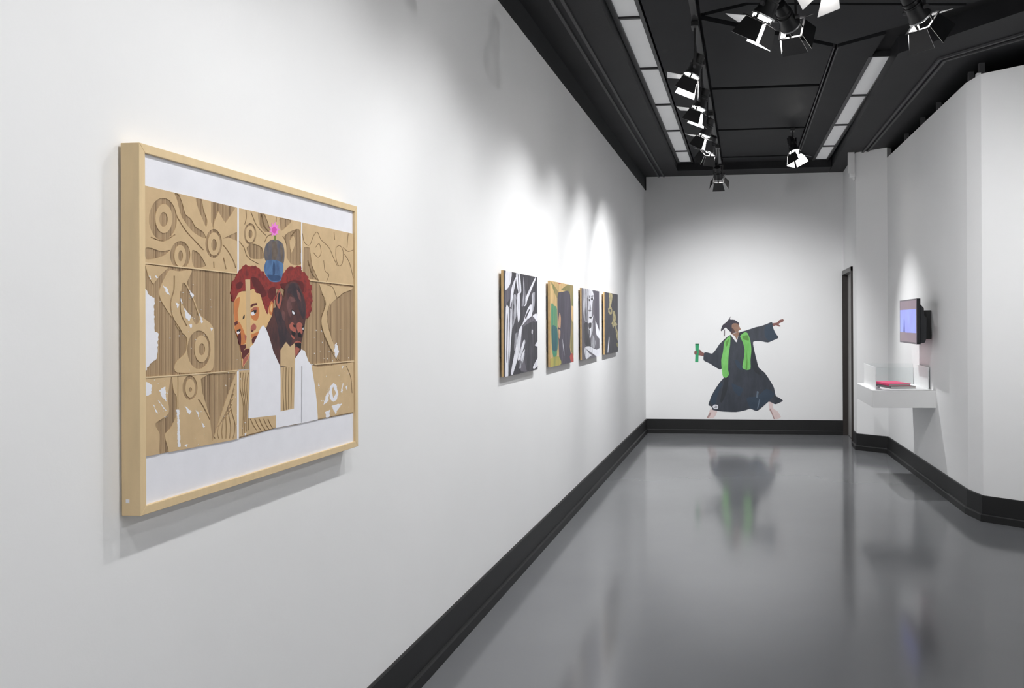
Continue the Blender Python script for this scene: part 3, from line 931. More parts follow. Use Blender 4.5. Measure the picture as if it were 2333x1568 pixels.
# dark head
add('brown', blob(8, [(1000, 185), (1060, 145), (1140, 150), (1200, 220), (1268, 400), (1288, 520), (1280, 700), (1260, 850), (1240, 960), (1216, 1060), (1210, 1180), (1130, 1280), (1120, 1062), (1050, 1116), (990, 1042), (920, 1160), (902, 1402), (860, 1342), (792, 1180), (742, 960), (700, 822), (780, 650), (810, 540), (850, 525), (836, 420), (880, 262), (930, 330), (960, 380), (970, 260)], 3))
add('ink_soft', blob(8, [(820, 545), (870, 530), (950, 680), (1000, 850), (1070, 960), (1062, 1090), (990, 1032), (915, 1160), (890, 1010), (862, 800), (822, 640)]))
add('ink_soft', blob(8, [(1000, 300), (1060, 170), (1160, 190), (1230, 350), (1270, 480), (1275, 640), (1240, 700), (1180, 560), (1140, 420), (1070, 330)]))
add('plum', blob(8, [(1000, 480), (1040, 368), (1092, 380), (1130, 430), (1062, 455), (1082, 540), (1060, 680), (1020, 600)]))
add('plum', blob(8, [(930, 560), (980, 620), (975, 720), (935, 690)]))
add('plum', blob(8, [(1150, 260), (1200, 330), (1215, 440), (1170, 380)]))
add('rose', blob(8, [(1038, 790), (1090, 742), (1130, 830), (1132, 902), (1055, 855)]))
add('rose', blob(8, [(1150, 770), (1190, 745), (1232, 780), (1236, 900), (1190, 925), (1152, 850)]))
add('rose', blob(8, [(1065, 930), (1120, 980), (1110, 1000), (1075, 970)]))
add('ink', blob(8, [(1070, 560), (1125, 590), (1132, 640), (1090, 640)]))
add('white_paint', blob(8, [(1080, 572), (1118, 605), (1112, 632), (1086, 618)]))
add('ink', blob(8, [(1225, 815), (1260, 800), (1262, 870), (1238, 880)]))
add('white_paint', K(8, [(1234, 832), (1250, 826), (1250, 860), (1238, 862)]))
add('ink', K(8, [(1095, 780), (1130, 790), (1125, 830), (1100, 815)]))
add('ink', K(8, [(1165, 910), (1200, 890), (1225, 950), (1215, 980), (1170, 960)]))
add('ink', blob(8, [(1075, 880), (1130, 905), (1120, 960), (1080, 930)]))
add('rose', blob(8, [(1108, 1052), (1160, 1022), (1214, 1045), (1200, 1062), (1130, 1066)]))
add('ink', blob(8, [(1120, 1066), (1180, 1050), (1216, 1066), (1210, 1130), (1180, 1130)]))
add('rose', blob(8, [(1130, 1120), (1190, 1140), (1170, 1200), (1132, 1250)]))
add('rose', blob(8, [(842, 420), (876, 262), (922, 330), (928, 410), (892, 548), (852, 490)]))
add('ink_soft', blob(8, [(862, 420), (882, 300), (906, 340), (900, 400), (890, 460), (872, 470)]))
# collar, white garment
add('card_strip', K(8, [(905, 1400), (905, 1165), (990, 1042), (1050, 1112), (1118, 1060), (1128, 1280), (1112, 1405)]))
wh = K(8, [(645, 788), (690, 835), (740, 965), (800, 1180), (898, 1395)]) + K(4, [(472, 400), (478, 600), (474, 742), (578, 720), (582, 560), (586, 332), (636, 260), (662, 272), (690, 352), (714, 382), (740, 540), (757, 680), (764, 805), (640, 832), (438, 870), (437, 772), (225, 796), (226, 700), (234, 560), (237, 242)]) + K(8, [(500, 1080), (560, 960), (600, 860)])
add('white_paint', wh)
add('card_strip', K(4, [(475, 400), (582, 380), (578, 720), (474, 742)]))
for k_ in range(4):
    add('cut', stroke(4, [(495 + 22 * k_, 400), (492 + 22 * k_, 560), (500 + 18 * k_, 735 - 5 * k_)], 6))
add('cut', K(4, [(635, 392), (644, 390), (642, 830), (634, 832)]))
# cactus and flower
add('cactus', blob(2, [(345, 600), (360, 540), (400, 500), (450, 500), (490, 530), (505, 600), (495, 690), (440, 695), (360, 665)]))
add('cactus_rib', blob(2, [(410, 520), (440, 520), (450, 600), (430, 680), (405, 660)]))
add('cactus_rib', blob(2, [(470, 540), (490, 570), (492, 640), (478, 670)]))
add('blue', blob(2, [(345, 720), (365, 662), (430, 655), (490, 682), (495, 740), (470, 822), (400, 824), (360, 772)]))
add('blue_dark', blob(2, [(420, 665), (432, 700), (430, 760), (415, 800), (412, 720)]))
add('blue_dark', blob(2, [(370, 770), (470, 780), (465, 815), (400, 815)]))
fl = []
for k_ in range(18):
    a_ = 2 * math.pi * k_ / 18
    r_ = (50 if k_ % 2 == 0 else 30)
    fl.append((425 + r_ * 0.85 * math.cos(a_), 420 + r_ * 1.25 * math.sin(a_)))
add('pink', K(2, fl))
add('magenta', blob(2, [(405, 415), (425, 395), (445, 420), (430, 450), (410, 440)]))
add('green', K(2, [(424, 465), (440, 465), (436, 505), (422, 505)]))
# white paint on the edges
add('white_paint', ragged(1, [(366, 1200), (385, 1225), (400, 1260), (450, 1290), (447, 1410), (452, 1555), (480, 1570), (465, 1762), (420, 1800), (376, 1860), (366, 1700)]))
for c_, pts in ((1, [(515, 1190), (550, 1220), (567, 1272), (540, 1250)]), (1, [(610, 1320), (642, 1345), (630, 1375)]), (1, [(680, 1370), (737, 1440), (722, 1472), (690, 1445)]),
                (1, [(650, 1290), (668, 1330), (658, 1340)]), (1, [(715, 1228), (757, 1270), (742, 1292)]), (1, [(410, 1115), (425, 1145), (415, 1150)]), (1, [(455, 1115), (480, 1135), (465, 1140)]),
                (1, [(795, 1400), (825, 1480), (815, 1490)]), (1, [(715, 1500), (742, 1495), (735, 1525)]), (1, [(885, 1520), (905, 1530), (890, 1550)]),
                (3, [(380, 440), (430, 470), (420, 540), (378, 560)]), (3, [(485, 510), (532, 480), (543, 600), (512, 565)]), (3, [(440, 620), (478, 690), (462, 680)]), (3, [(475, 585), (548, 670), (530, 665)]),
                (3, [(682, 632), (738, 672), (718, 700)]), (3, [(770, 660), (795, 690), (790, 720)]), (3, [(815, 750), (842, 790), (830, 800)]), (3, [(680, 935), (710, 930), (700, 950)]),
                (3, [(622, 660), (640, 660), (650, 950), (632, 950)]),
                (4, [(820, 750), (858, 728), (852, 785), (826, 788)]), (4, [(870, 700), (952, 678), (900, 762)]), (4, [(888, 270), (906, 205), (928, 272), (905, 330)]), (4, [(806, 690), (850, 560), (845, 660)]),
                (4, [(950, 395), (965, 390), (955, 410)]), (4, [(770, 520), (780, 545), (765, 545)]), (4, [(940, 590), (960, 520), (955, 600)]), (4, [(980, 560), (995, 520), (992, 580)]), (4, [(195, 910), (210, 915), (200, 935)])):
    add('white_paint', ragged(c_, pts, 4.0, 10.0))
add('white_paint', ragged(4, [(885, 520), (912, 545), (922, 600), (912, 650), (882, 668), (856, 640), (850, 590), (862, 545)], 4, 12))
add('card_strip', ragged(4, [(884, 548), (904, 600), (886, 640), (872, 595)], 3, 12))
SPK = random.Random(3)
for k_ in range(90):
    zone = SPK.choice(((3, 400, 560, 420, 720), (3, 640, 880, 600, 950), (4, 770, 1030, 420, 740), (4, 780, 1030, 420, 740), (4, 700, 1030, 100, 380), (3, 500, 900, 40, 380), (1, 480, 900, 1150, 1560), (4, 20, 210, 300, 900)))
    x_, y_, r_ = SPK.uniform(zone[1], zone[2]), SPK.uniform(zone[3], zone[4]), SPK.uniform(1.5, 4.2)
    add('speck', K(zone[0], [(x_ - r_ * 0.7, y_), (x_, y_ - r_ * 1.4), (x_ + r_ * 0.7, y_ + 0.4), (x_ - 0.3, y_ + r_ * 1.5)]))

KEYS = {'bare': None, 'liner': ('liner', CARD, 0.0045), 'crease': ('creased_edge', mat('pale creased cardboard', srgb(222, 198, 160), 0.85), 0.0062), 'cut': ('cut_line', mat('scored cardboard shadow brown', srgb(120, 96, 66), 0.9), 0.0038),
        'card_strip': ('liner_strip', CARD, 0.0050),
        'hair': ('painted_hair', print_mat('red hair paint', (150, 48, 42), (104, 34, 36), 70, (1, 1, 1), 0.42, 0.66), 0.0048),
        'hair_dark': ('painted_hair_shade', mat('dark red hair paint', srgb(96, 34, 36), 0.7, noise=0.25, nscale=50), 0.0048),
        'pale': ('painted_pale_face', mat('pale skin paint', srgb(222, 184, 130), 0.7, noise=0.04, nscale=40), 0.0048),
        'orange': ('painted_orange_skin', mat('orange skin paint', srgb(204, 126, 74), 0.7, noise=0.08, nscale=40), 0.0048),
        'rose': ('painted_rose_skin', mat('rose skin paint', srgb(176, 100, 86), 0.7, noise=0.12, nscale=60), 0.0048),
        'maroon': ('painted_maroon', mat('maroon paint', srgb(96, 42, 42), 0.7, noise=0.15, nscale=60), 0.0048),
        'brown': ('painted_dark_face', print_mat('deep brown skin paint', (92, 54, 50), (60, 38, 42), 45, (1, 1, 0.5), 0.4, 0.66), 0.0048),
        'ink_soft': ('painted_dark_shade', print_mat('brown black paint', (50, 38, 46), (82, 56, 58), 45, (1, 1, 0.5), 0.46, 0.7), 0.0048),
        'plum': ('painted_plum', print_mat('plum brown paint', (118, 76, 74), (86, 56, 58), 60, (1, 1, 0.6), 0.42, 0.68), 0.0048),
        'ink': ('painted_black', mat('black paint', srgb(28, 24, 28), 0.6), 0.0049),
        'speck': ('paint_specks', mat('white paint specks', srgb(232, 228, 224), 0.7), 0.0049),
        'white_paint': ('painted_white', mat('white artist paint', srgb(238, 238, 244), 0.65, noise=0.02, nscale=30, bump=0.1, bscale=80), 0.0048),
        'cactus': ('painted_cactus', print_mat('grey cactus paint', (84, 86, 98), (116, 104, 96), 45, (1, 1, 0.5), 0.42, 0.66), 0.0048),
        'cactus_rib': ('painted_cactus_rib', mat('brown grey cactus paint', srgb(104, 92, 82), 0.7, noise=0.3, nscale=60), 0.0048),
        'blue': ('painted_blue_pad', print_mat('blue cactus paint', (84, 122, 166), (58, 84, 124), 40, (1, 1, 0.6), 0.45, 0.7), 0.0048),
        'blue_dark': ('painted_blue_shade', mat('dark blue cactus paint', srgb(52, 78, 116), 0.7, noise=0.2, nscale=50), 0.0048),
        'pink': ('painted_flower', mat('pink flower paint', srgb(236, 140, 216), 0.7, noise=0.1, nscale=80), 0.0050),
        'magenta': ('painted_flower_heart', mat('magenta flower paint', srgb(216, 84, 180), 0.7), 0.0050),
        'green': ('painted_flower_stem', mat('green flower stem paint', srgb(110, 130, 50), 0.7), 0.0050)}

CORRS = [CORR, mat('bare corrugated cardboard with torn fibre', srgb(184, 158, 125), 0.9, noise=0.10, nscale=60, stretch=(1, 1, 0.15)),
         mat('glue stained corrugated cardboard', srgb(166, 140, 109), 0.9, noise=0.12, nscale=60, stretch=(1, 1, 0.15)),
         mat('umber corrugated cardboard', srgb(148, 124, 97), 0.9, noise=0.12, nscale=60, stretch=(1, 1, 0.15))]
rnd = random.Random(11)
V, T, keys, ok, cell = layered(L, clip_art, sheets)
sheet_objs = []
for i, poly in enumerate(sheets):
    # corrugated sheet with real flutes
    ys = [p[0] for p in poly]
    a_, b_ = min(ys), max(ys)
    pitch = 0.0064
    n = int((b_ - a_) / pitch * 4)
    arr = np.array(poly)

    def cross(u):
        zs = []
        for j in range(len(poly)):
            (u0, v0), (u1, v1) = poly[j], poly[(j + 1) % len(poly)]
            if (u0 <= u < u1) or (u1 <= u < u0):
                zs.append(v0 + (v1 - v0) * (u - u0) / (u1 - u0))
        return (min(zs), max(zs)) if len(zs) >= 2 else None
    m = MB()
    prev = None
    cols = []
    for k_ in range(n + 1):
        u_ = a_ + 1e-4 + (b_ - a_ - 2e-4) * k_ / n
        cz = cross(u_)
        if cz is None:
            continue
        cols.append((u_, cz, max(0.0003, 0.0018 + (0.0017 * (1, 0.45, -1, 0.45)[k_ % 4]) - (0.0006 * rnd.random() if k_ % 4 == 2 else 0))))
    vs_ = []
    for (u_, cz, h_) in cols:
        vs_ += [art3(u_, cz[0], h_), art3(u_, cz[1], h_), art3(u_, cz[0], 0.0002), art3(u_, cz[1], 0.0002)]
    fs_ = []
    for k_ in range(len(cols) - 1):
        p_ = 4 * k_
        fs_ += [(p_, p_ + 4, p_ + 5, p_ + 1), (p_, p_ + 2, p_ + 6, p_ + 4), (p_ + 1, p_ + 5, p_ + 7, p_ + 3)]
    e_ = 4 * (len(cols) - 1)
    fs_ += [(0, 1, 3, 2), (e_, e_ + 2, e_ + 3, e_ + 1)]
    m.add(vs_, fs_)
    tint = [rnd.choice((0, 0, 1, 1, 2, 3)) for _ in range(len(cols))]
    m.mi = [tint[min(k_ // 3, (len(cols) - 2)) // 2] for k_ in range(3 * (len(cols) - 1))] + [0, 0]
    sheet_objs.append(m.build('cardboard_sheet', CORRS, fr_root))

lk = np.array([l[1] for l in L] + ['none'])
tri_key = lk[keys]
for key, info in KEYS.items():
    if info is None:
        continue
    if key in ('liner', 'cut'):
        for ci in range(len(sheets)):
            sel = [tuple(t) for t in T[ok & (tri_key == key) & (cell == ci)].tolist()]
            for g in islands(sel, V):
                slab(V, g, art3, 0.0012, info[2]).build(info[0], info[1], sheet_objs[ci])
    else:
        sel = [tuple(t) for t in T[ok & (tri_key == key)].tolist()]
        if key == 'speck':
            slab(V, sel, art3, 0.0012, info[2]).build(info[0], info[1], fr_root)['kind'] = 'stuff'
            continue
        for g in islands(sel, V):
            slab(V, g, art3, 0.0012, info[2]).build(info[0], info[1], fr_root)
# small chip on the frame side
MB().box(Y0 and XF - 0.034, XF - 0.026, Y0 - 0.0008, Y0 + 0.001, Z0 + 0.028, Z0 + 0.036).build('paint_chip', MOUNT, fr_root)

# ------------------------------------------------------------------ four panel prints on the long wall
XPR = XL + 0.030
PLY = mat('plywood panel edge', srgb(196, 164, 116), 0.6, noise=0.1, nscale=40)


def flat_print(name, layers, clip, to3, parent, h0, h1, cols):
    V_, T_, k_, ok_, _ = layered(layers, clip)
    lk_ = [l[1] for l in layers]
    keys_ = sorted(set(lk_)) + ['base']
    m = MB()
    vs3 = [to3(p[0], p[1], h1) for p in V_]
    m.v = [Vector(p) for p in vs3]
    for t, kk, o_ in zip(T_.tolist(), k_.tolist(), ok_.tolist()):
        if not o_:
            continue
        m.f.append(t)
        m.mi.append(keys_.index(lk_[kk]) if kk >= 0 else len(keys_) - 1)
    return m.build(name, [cols[k2] for k2 in keys_], parent)


def tone(v, tint=(1, 1, 1)):
    return tuple(v * t_ for t_ in tint)


PC = {'ink': print_mat('print black', (54, 52, 58), (92, 90, 98), 22, rot=0.4, p0=0.45, p1=0.75), 'white': print_mat('print white', (234, 234, 242), (150, 152, 162), 26, rot=0.3, p0=0.52, p1=0.72),
      'grey': print_mat('print mid grey', (206, 206, 214), (82, 80, 90), 26, rot=0.3, p0=0.4, p1=0.62), 'dgrey': print_mat('print dark grey', (90, 86, 96), (122, 118, 128), 30, p0=0.4, p1=0.7),
      'tan': print_mat('print tan', (218, 184, 130), (176, 148, 92), 12, p0=0.45, p1=0.7), 'olive': print_mat('print olive', (116, 122, 70), (170, 142, 96), 14, p0=0.42, p1=0.68),
      'teal': print_mat('print teal', (60, 140, 110), (150, 160, 96), 14, (1, 1.5, 0.2), 0.45, 0.7), 'dteal': print_mat('print deep teal', (38, 84, 98), (60, 128, 112), 14, (1, 1.5, 0.2), 0.45, 0.7),
      'figure': print_mat('print charcoal figure', (66, 62, 74), (98, 92, 106), 40, (1, 2, 0.08), 0.45, 0.65), 'red': mat('print red', srgb(180, 70, 60), 0.45),
      'skin': print_mat('print skin tan', (206, 160, 124), (120, 92, 76), 40, p0=0.48, p1=0.7), 'yellow': print_mat('print yellow green', (184, 170, 88), (146, 150, 84), 14),
      'night': print_mat('print near black', (46, 44, 52), (84, 82, 92), 26, p0=0.5, p1=0.75), 'gold': print_mat('print gold', (198, 184, 132), (84, 78, 58), 50, (1, 1, 0.6), 0.46, 0.62)}

prints = [
    dict(y=(4.785, 5.575), z=(1.198, 1.788), base='ink', label='black-and-white print of draped cloth strips mounted on plywood', layers=[
        ('dgrey', [(215, 370), (270, 300), (300, 420), (240, 520), (212, 560)]),
        ('dgrey', [(420, 800), (600, 700), (600, 1300), (420, 1340), (380, 1250)]), ('ink', [(430, 810), (600, 760), (600, 1290), (470, 1330), (420, 1000)]),
        ('white', [(222, 130), (292, 150), (275, 300), (213, 372)]), ('white', [(222, 580), (262, 590), (290, 600), (302, 700), (290, 900), (250, 1402), (216, 1402)]),
        ('grey', [(300, 450), (342, 430), (372, 640), (340, 700), (300, 830), (290, 620)]), ('white', [(345, 170), (387, 178), (407, 380), (380, 420), (350, 300)]),
        ('white', [(290, 350), (320, 260), (345, 225), (300, 480), (268, 590)]), ('white', [(360, 420), (387, 420), (392, 680), (370, 760), (355, 600)]),
        ('white', [(405, 800), (416, 790), (385, 1100), (305, 1375), (286, 1335), (350, 1000), (378, 850)]), ('grey', [(330, 900), (372, 880), (345, 1020), (320, 1100)]),
        ('white', [(430, 750), (480, 600), (520, 540), (536, 572), (530, 680), (480, 720), (420, 792)]), ('white', [(540, 680), (582, 650), (602, 682), (590, 745), (560, 700)]),
        ('white', [(566, 230), (578, 242), (482, 480), (466, 545), (440, 562), (468, 440)]), ('white', [(435, 968), (452, 1002), (384, 1205), (366, 1185)]),
        ('grey', [(430, 210), (442, 300), (462, 520), (430, 562), (410, 560), (430, 420)]), ('grey', [(530, 430), (567, 400), (562, 560), (535, 642)]),
        ('white', [(568, 1030), (612, 965), (612, 1042)]), ('grey', [(440, 1120), (450, 1150), (400, 1300), (385, 1290)]), ('grey', [(530, 840), (545, 850), (540, 900), (526, 880)]),
        ('ink', [(310, 540), (322, 560), (312, 640)]), ('ink', [(340, 470), (352, 500), (344, 600)]), ('ink', [(452, 690), (500, 600), (506, 612), (462, 712)]), ('ink', [(234, 660), (246, 720), (236, 1200), (228, 1200)]), ('grey', [(262, 620), (276, 640), (262, 1250), (250, 1350)]), ('ink', [(366, 190), (374, 200), (384, 380), (376, 380)]), ('white', [(398, 1180), (440, 1080), (448, 1100), (410, 1220)]), ('white', [(545, 1290), (600, 1180), (600, 1270), (560, 1310)])]),
    dict(y=(5.947, 6.768), z=(1.193, 1.783), base='tan', label='colour print of a charcoal figure among tan, green and teal mounted on plywood', layers=[
        ('olive', [(880, 370), (960, 308), (1042, 322), (1042, 1125), (990, 1060), (1000, 700), (1000, 480), (960, 390)]), ('olive', [(755, 268), (800, 320), (850, 400), (835, 470), (800, 400)]),
        ('tan', [(1000, 560), (1042, 600), (1042, 780), (1005, 720)]), ('teal', [(762, 540), (800, 560), (832, 600), (838, 1000), (830, 1150), (790, 1175), (766, 1000)]),
        ('dteal', [(768, 800), (836, 830), (838, 1080), (778, 1082)]), ('figure', [(850, 400), (900, 392), (960, 380), (990, 440), (1002, 700), (986, 1050), (1012, 1190), (1000, 1240), (870, 1262), (850, 1000), (838, 700), (835, 470)]),
        ('skin', [(860, 640), (877, 700), (872, 822), (845, 800)]), ('skin', [(850, 840), (872, 860), (866, 950), (850, 930)]), ('grey', [(890, 960), (900, 970), (925, 1140), (918, 1150)]),
        ('yellow', [(752, 1192), (850, 1160), (882, 1252), (752, 1296)]), ('red', [(985, 1160), (1012, 1120), (1032, 1222), (1000, 1236)]), ('red', [(830, 282), (880, 290), (860, 300)])]),
    dict(y=(7.12, 7.985), z=(1.190, 1.778), base='dgrey', label='black-and-white portrait print of a face above folded hands mounted on plywood', layers=[
        ('grey', [(1140, 350), (1200, 362), (1190, 520), (1195, 760), (1150, 700)]), ('figure', [(1270, 380), (1345, 390), (1345, 860), (1300, 760), (1270, 640)]),
        ('white', [(1200, 366), (1247, 368), (1272, 450), (1272, 620), (1252, 760), (1240, 900), (1222, 942), (1196, 700), (1185, 500)]),
        ('ink', [(1194, 470), (1226, 482), (1222, 504), (1194, 492)]), ('ink', [(1236, 470), (1258, 464), (1258, 490), (1240, 492)]), ('grey', [(1222, 500), (1238, 600), (1220, 612)]),
        ('ink', [(1214, 690), (1248, 690), (1240, 708), (1220, 708)]), ('ink', [(1205, 770), (1242, 762), (1236, 822), (1214, 832)]), ('grey', [(1196, 400), (1210, 380), (1208, 560), (1192, 600)]),
        ('dgrey', [(1188, 470), (1200, 450), (1206, 700), (1196, 690)]), ('grey', [(1196, 430), (1225, 440), (1222, 466), (1194, 462)]), ('grey', [(1236, 440), (1264, 432), (1262, 458), (1240, 460)]), ('dgrey', [(1258, 500), (1272, 480), (1270, 640), (1252, 700), (1250, 600)]), ('dgrey', [(1208, 610), (1240, 612), (1236, 626), (1212, 626)]), ('grey', [(1200, 840), (1225, 850), (1228, 900), (1215, 925)]), ('grey', [(1240, 800), (1262, 760), (1258, 860), (1240, 900)]), ('ink', [(1150, 780), (1195, 760), (1215, 940), (1235, 1030), (1180, 1040), (1150, 960)]), ('white', [(1290, 740), (1342, 880), (1352, 962), (1300, 900)]), ('grey', [(1250, 900), (1290, 980), (1280, 1060), (1240, 1040)]),
        ('white', [(1168, 1050), (1220, 1042), (1300, 1082), (1350, 1060), (1350, 1152), (1290, 1168), (1240, 1150), (1180, 1195), (1158, 1100)]), ('dgrey', [(1180, 1075), (1230, 1110), (1300, 1160), (1285, 1168), (1220, 1130)])]),
    dict(y=(8.29, 9.155), z=(1.191, 1.783), base='night', label='dark print with broken gold figures mounted on plywood', layers=[
        ('gold', [(1450, 408), (1492, 428), (1482, 520), (1462, 600), (1440, 642), (1458, 520)]), ('gold', [(1440, 590), (1482, 580), (1488, 652), (1460, 662)]), ('night', [(1455, 600), (1475, 605), (1465, 640)]),
        ('gold', [(1500, 620), (1522, 640), (1532, 720), (1502, 822), (1490, 780)]), ('gold', [(1525, 790), (1562, 900), (1568, 1002), (1540, 930)]), ('white', [(1450, 930), (1457, 960), (1442, 1112), (1434, 1100)]),
        ('gold', [(1480, 770), (1510, 740), (1552, 780), (1520, 802)]), ('olive', [(1535, 1000), (1566, 1010), (1566, 1060), (1545, 1040)])]),
]
for pr in prints:
    (ya, yb), (za, zb) = pr['y'], pr['z']
    root = empty('panel_print', (XL, (ya + yb) / 2, za))
    MB().box(XPR - 0.015, XPR - 0.0008, ya, yb, za, zb).build('plywood_panel', PLY, root)
    h = zb - za
    for f0, f1 in ((0.18, 0.44), (0.55, 0.82)):
        MB().box(XL + 0.001, XPR - 0.015, ya + 0.012, ya + 0.05, za + f0 * h, za + f1 * h).build('standoff_block', BLACKMETAL, root)
        MB().box(XL + 0.001, XPR - 0.015, yb - 0.05, yb - 0.012, za + f0 * h, za + f1 * h).build('standoff_block', BLACKMETAL, root)
    lay = []
    for key, pts in pr['layers']:
        lay.append(([(p.y, p.z) for p in (on_x(x, y, XPR) for x, y in blob(5, pts, 3))], key))
    cols = dict(PC)
    cols['base'] = PC[pr['base']]
    clip = [(ya, za), (yb, za), (yb, zb), (ya, zb)]
    flat_print('print', lay, clip, lambda u, v, hh: (XPR + hh, u, v), root, 0, 0.0, cols)
    tag(root, pr['label'], 'artwork')

# ------------------------------------------------------------------ graduate cut-out on the end wall
YG = YB - 0.0015
G = []


def gadd(key, pts, sm=True):
    poly = blob(6, pts, 3) if sm else K(6, pts)
    G.append(([(p.x, p.z) for p in (on_y(x, y, YG) for x, y in poly)], key))


gadd('foot', [(345, 1345), (430, 1370), (405, 1440), (370, 1468), (290, 1470), (310, 1430)])
gadd('foot', [(1108, 1250), (1160, 1260), (1172, 1340), (1230, 1382), (1272, 1450), (1240, 1478), (1182, 1480), (1150, 1405), (1122, 1362)])
gadd('foot_shade', [(310, 1430), (340, 1390), (350, 1400), (325, 1455), (292, 1470)])
gadd('foot_shade', [(1122, 1362), (1135, 1340), (1160, 1400), (1190, 1478), (1175, 1478), (1150, 1410)])
gadd('hand', [(1160, 215), (1220, 205), (1250, 172), (1300, 158), (1310, 185), (1262, 210), (1240, 226), (1272, 250), (1250, 257), (1210, 240), (1170, 252)])
gadd('hand', [(125, 600), (150, 570), (200, 563), (235, 598), (262, 612), (252, 648), (200, 640), (140, 632)])
gadd('gown', [(600, 370), (540, 410), (490, 460), (460, 490), (420, 550), (365, 615), (300, 600), (262, 600), (250, 640), (252, 705), (330, 745), (400, 790), (468, 828), (490, 815), (500, 900), (515, 935), (460, 1000), (400, 1090), (350, 1180), (330, 1240), (313, 1295), (355, 1318), (372, 1362), (500, 1382), (680, 1389), (800, 1366), (870, 1345), (955, 1376), (1040, 1312), (1110, 1252), (1160, 1268), (1205, 1285), (1300, 1240), (1250, 1200), (1205, 1172), (1182, 1070), (1140, 990), (1060, 870), (980, 800), (952, 700), (922, 580), (905, 460), (1000, 450), (1100, 468), (1170, 440), (1240, 405), (1200, 340), (1168, 270), (1155, 198), (1080, 225), (1010, 250), (940, 265), (800, 312), (720, 335), (680, 360)])
gadd('gown_blue', [(620, 1010), (700, 1040), (770, 1080), (725, 1180), (650, 1110)])
gadd('gown_blue', [(820, 1200), (960, 1180), (1080, 1080), (1190, 1150), (1110, 1245), (1030, 1305), (955, 1360), (860, 1330)])
gadd('gown_blue', [(1060, 260), (1150, 215), (1165, 275), (1200, 350), (1225, 405), (1120, 450), (1060, 380)])
gadd('gown_blue', [(340, 1250), (400, 1110), (470, 1010), (500, 1020), (440, 1140), (400, 1300)])
gadd('gown_blue', [(660, 700), (720, 720), (770, 830), (700, 800)])
gadd('gown_dark', [(880, 470), (905, 560), (940, 700), (970, 800), (1010, 900), (930, 860), (885, 760)])
gadd('gown_dark', [(530, 950), (580, 930), (560, 1100), (500, 1250), (470, 1240)])
gadd('gown_dark', [(720, 340), (790, 318), (770, 380), (735, 400)])
gadd('gown_sheen', [(985, 1215), (998, 1220), (975, 1330), (955, 1350)], False)
gadd('gown_sheen', [(955, 1110), (980, 1120), (965, 1200), (945, 1200)], False)
gadd('collar', [(608, 362), (650, 350), (700, 335), (745, 298), (718, 345), (705, 395), (685, 466), (650, 425)])
gadd('skin', [(610, 348), (660, 345), (705, 330), (722, 342), (700, 400), (690, 440), (672, 400), (640, 368)])
gadd('skin', [(640, 212), (690, 192), (716, 208), (720, 250), (742, 294), (716, 308), (702, 332), (650, 338), (612, 345), (600, 300), (620, 240)])
gadd('face_shade', [(600, 290), (640, 280), (665, 320), (700, 330), (650, 342), (612, 348)])
gadd('face_shade', [(690, 200), (716, 210), (714, 235), (695, 225)])
gadd('cap', [(478, 302), (500, 240), (560, 190), (612, 118), (598, 162), (660, 168), (722, 214), (645, 214), (622, 240), (625, 300), (612, 330), (565, 292), (540, 270), (488, 318)])
gadd('tassel', [(520, 300), (532, 292), (532, 385), (515, 385)], False)
gadd('stole', [(602, 378), (550, 420), (525, 460), (505, 600), (483, 700), (490, 830), (505, 917), (550, 934), (587, 890), (575, 830), (580, 650), (600, 500)])
gadd('stole', [(733, 385), (790, 333), (832, 345), (867, 440), (882, 560), (870, 700), (870, 815), (820, 832), (763, 800), (785, 660), (792, 560), (770, 470)])
gadd('stole_shade', [(815, 560), (830, 700), (826, 820), (805, 822), (820, 690)])
gadd('stole_shade', [(540, 470), (585, 420), (570, 500), (545, 520)])
gadd('stole_shade', [(760, 390), (830, 370), (850, 440), (790, 430)])
gadd('diploma', [(139, 484), (188, 484), (184, 600), (180, 728), (137, 728), (142, 600)], False)
gadd('diploma_shade', [(139, 484), (188, 484), (187, 500), (139, 500)], False)
gadd('hand', [(128, 585), (160, 578), (158, 600), (128, 606)])
gadd('hand', [(128, 608), (160, 604), (156, 625), (132, 628)])
gadd('emblem', [(366, 1318), (395, 1290), (440, 1300), (438, 1345), (392, 1345)])
gadd('gown', [(400, 1308), (430, 1312), (430, 1318), (400, 1314)], False)
gadd('gown', [(392, 1326), (428, 1328), (428, 1334), (392, 1332)], False)
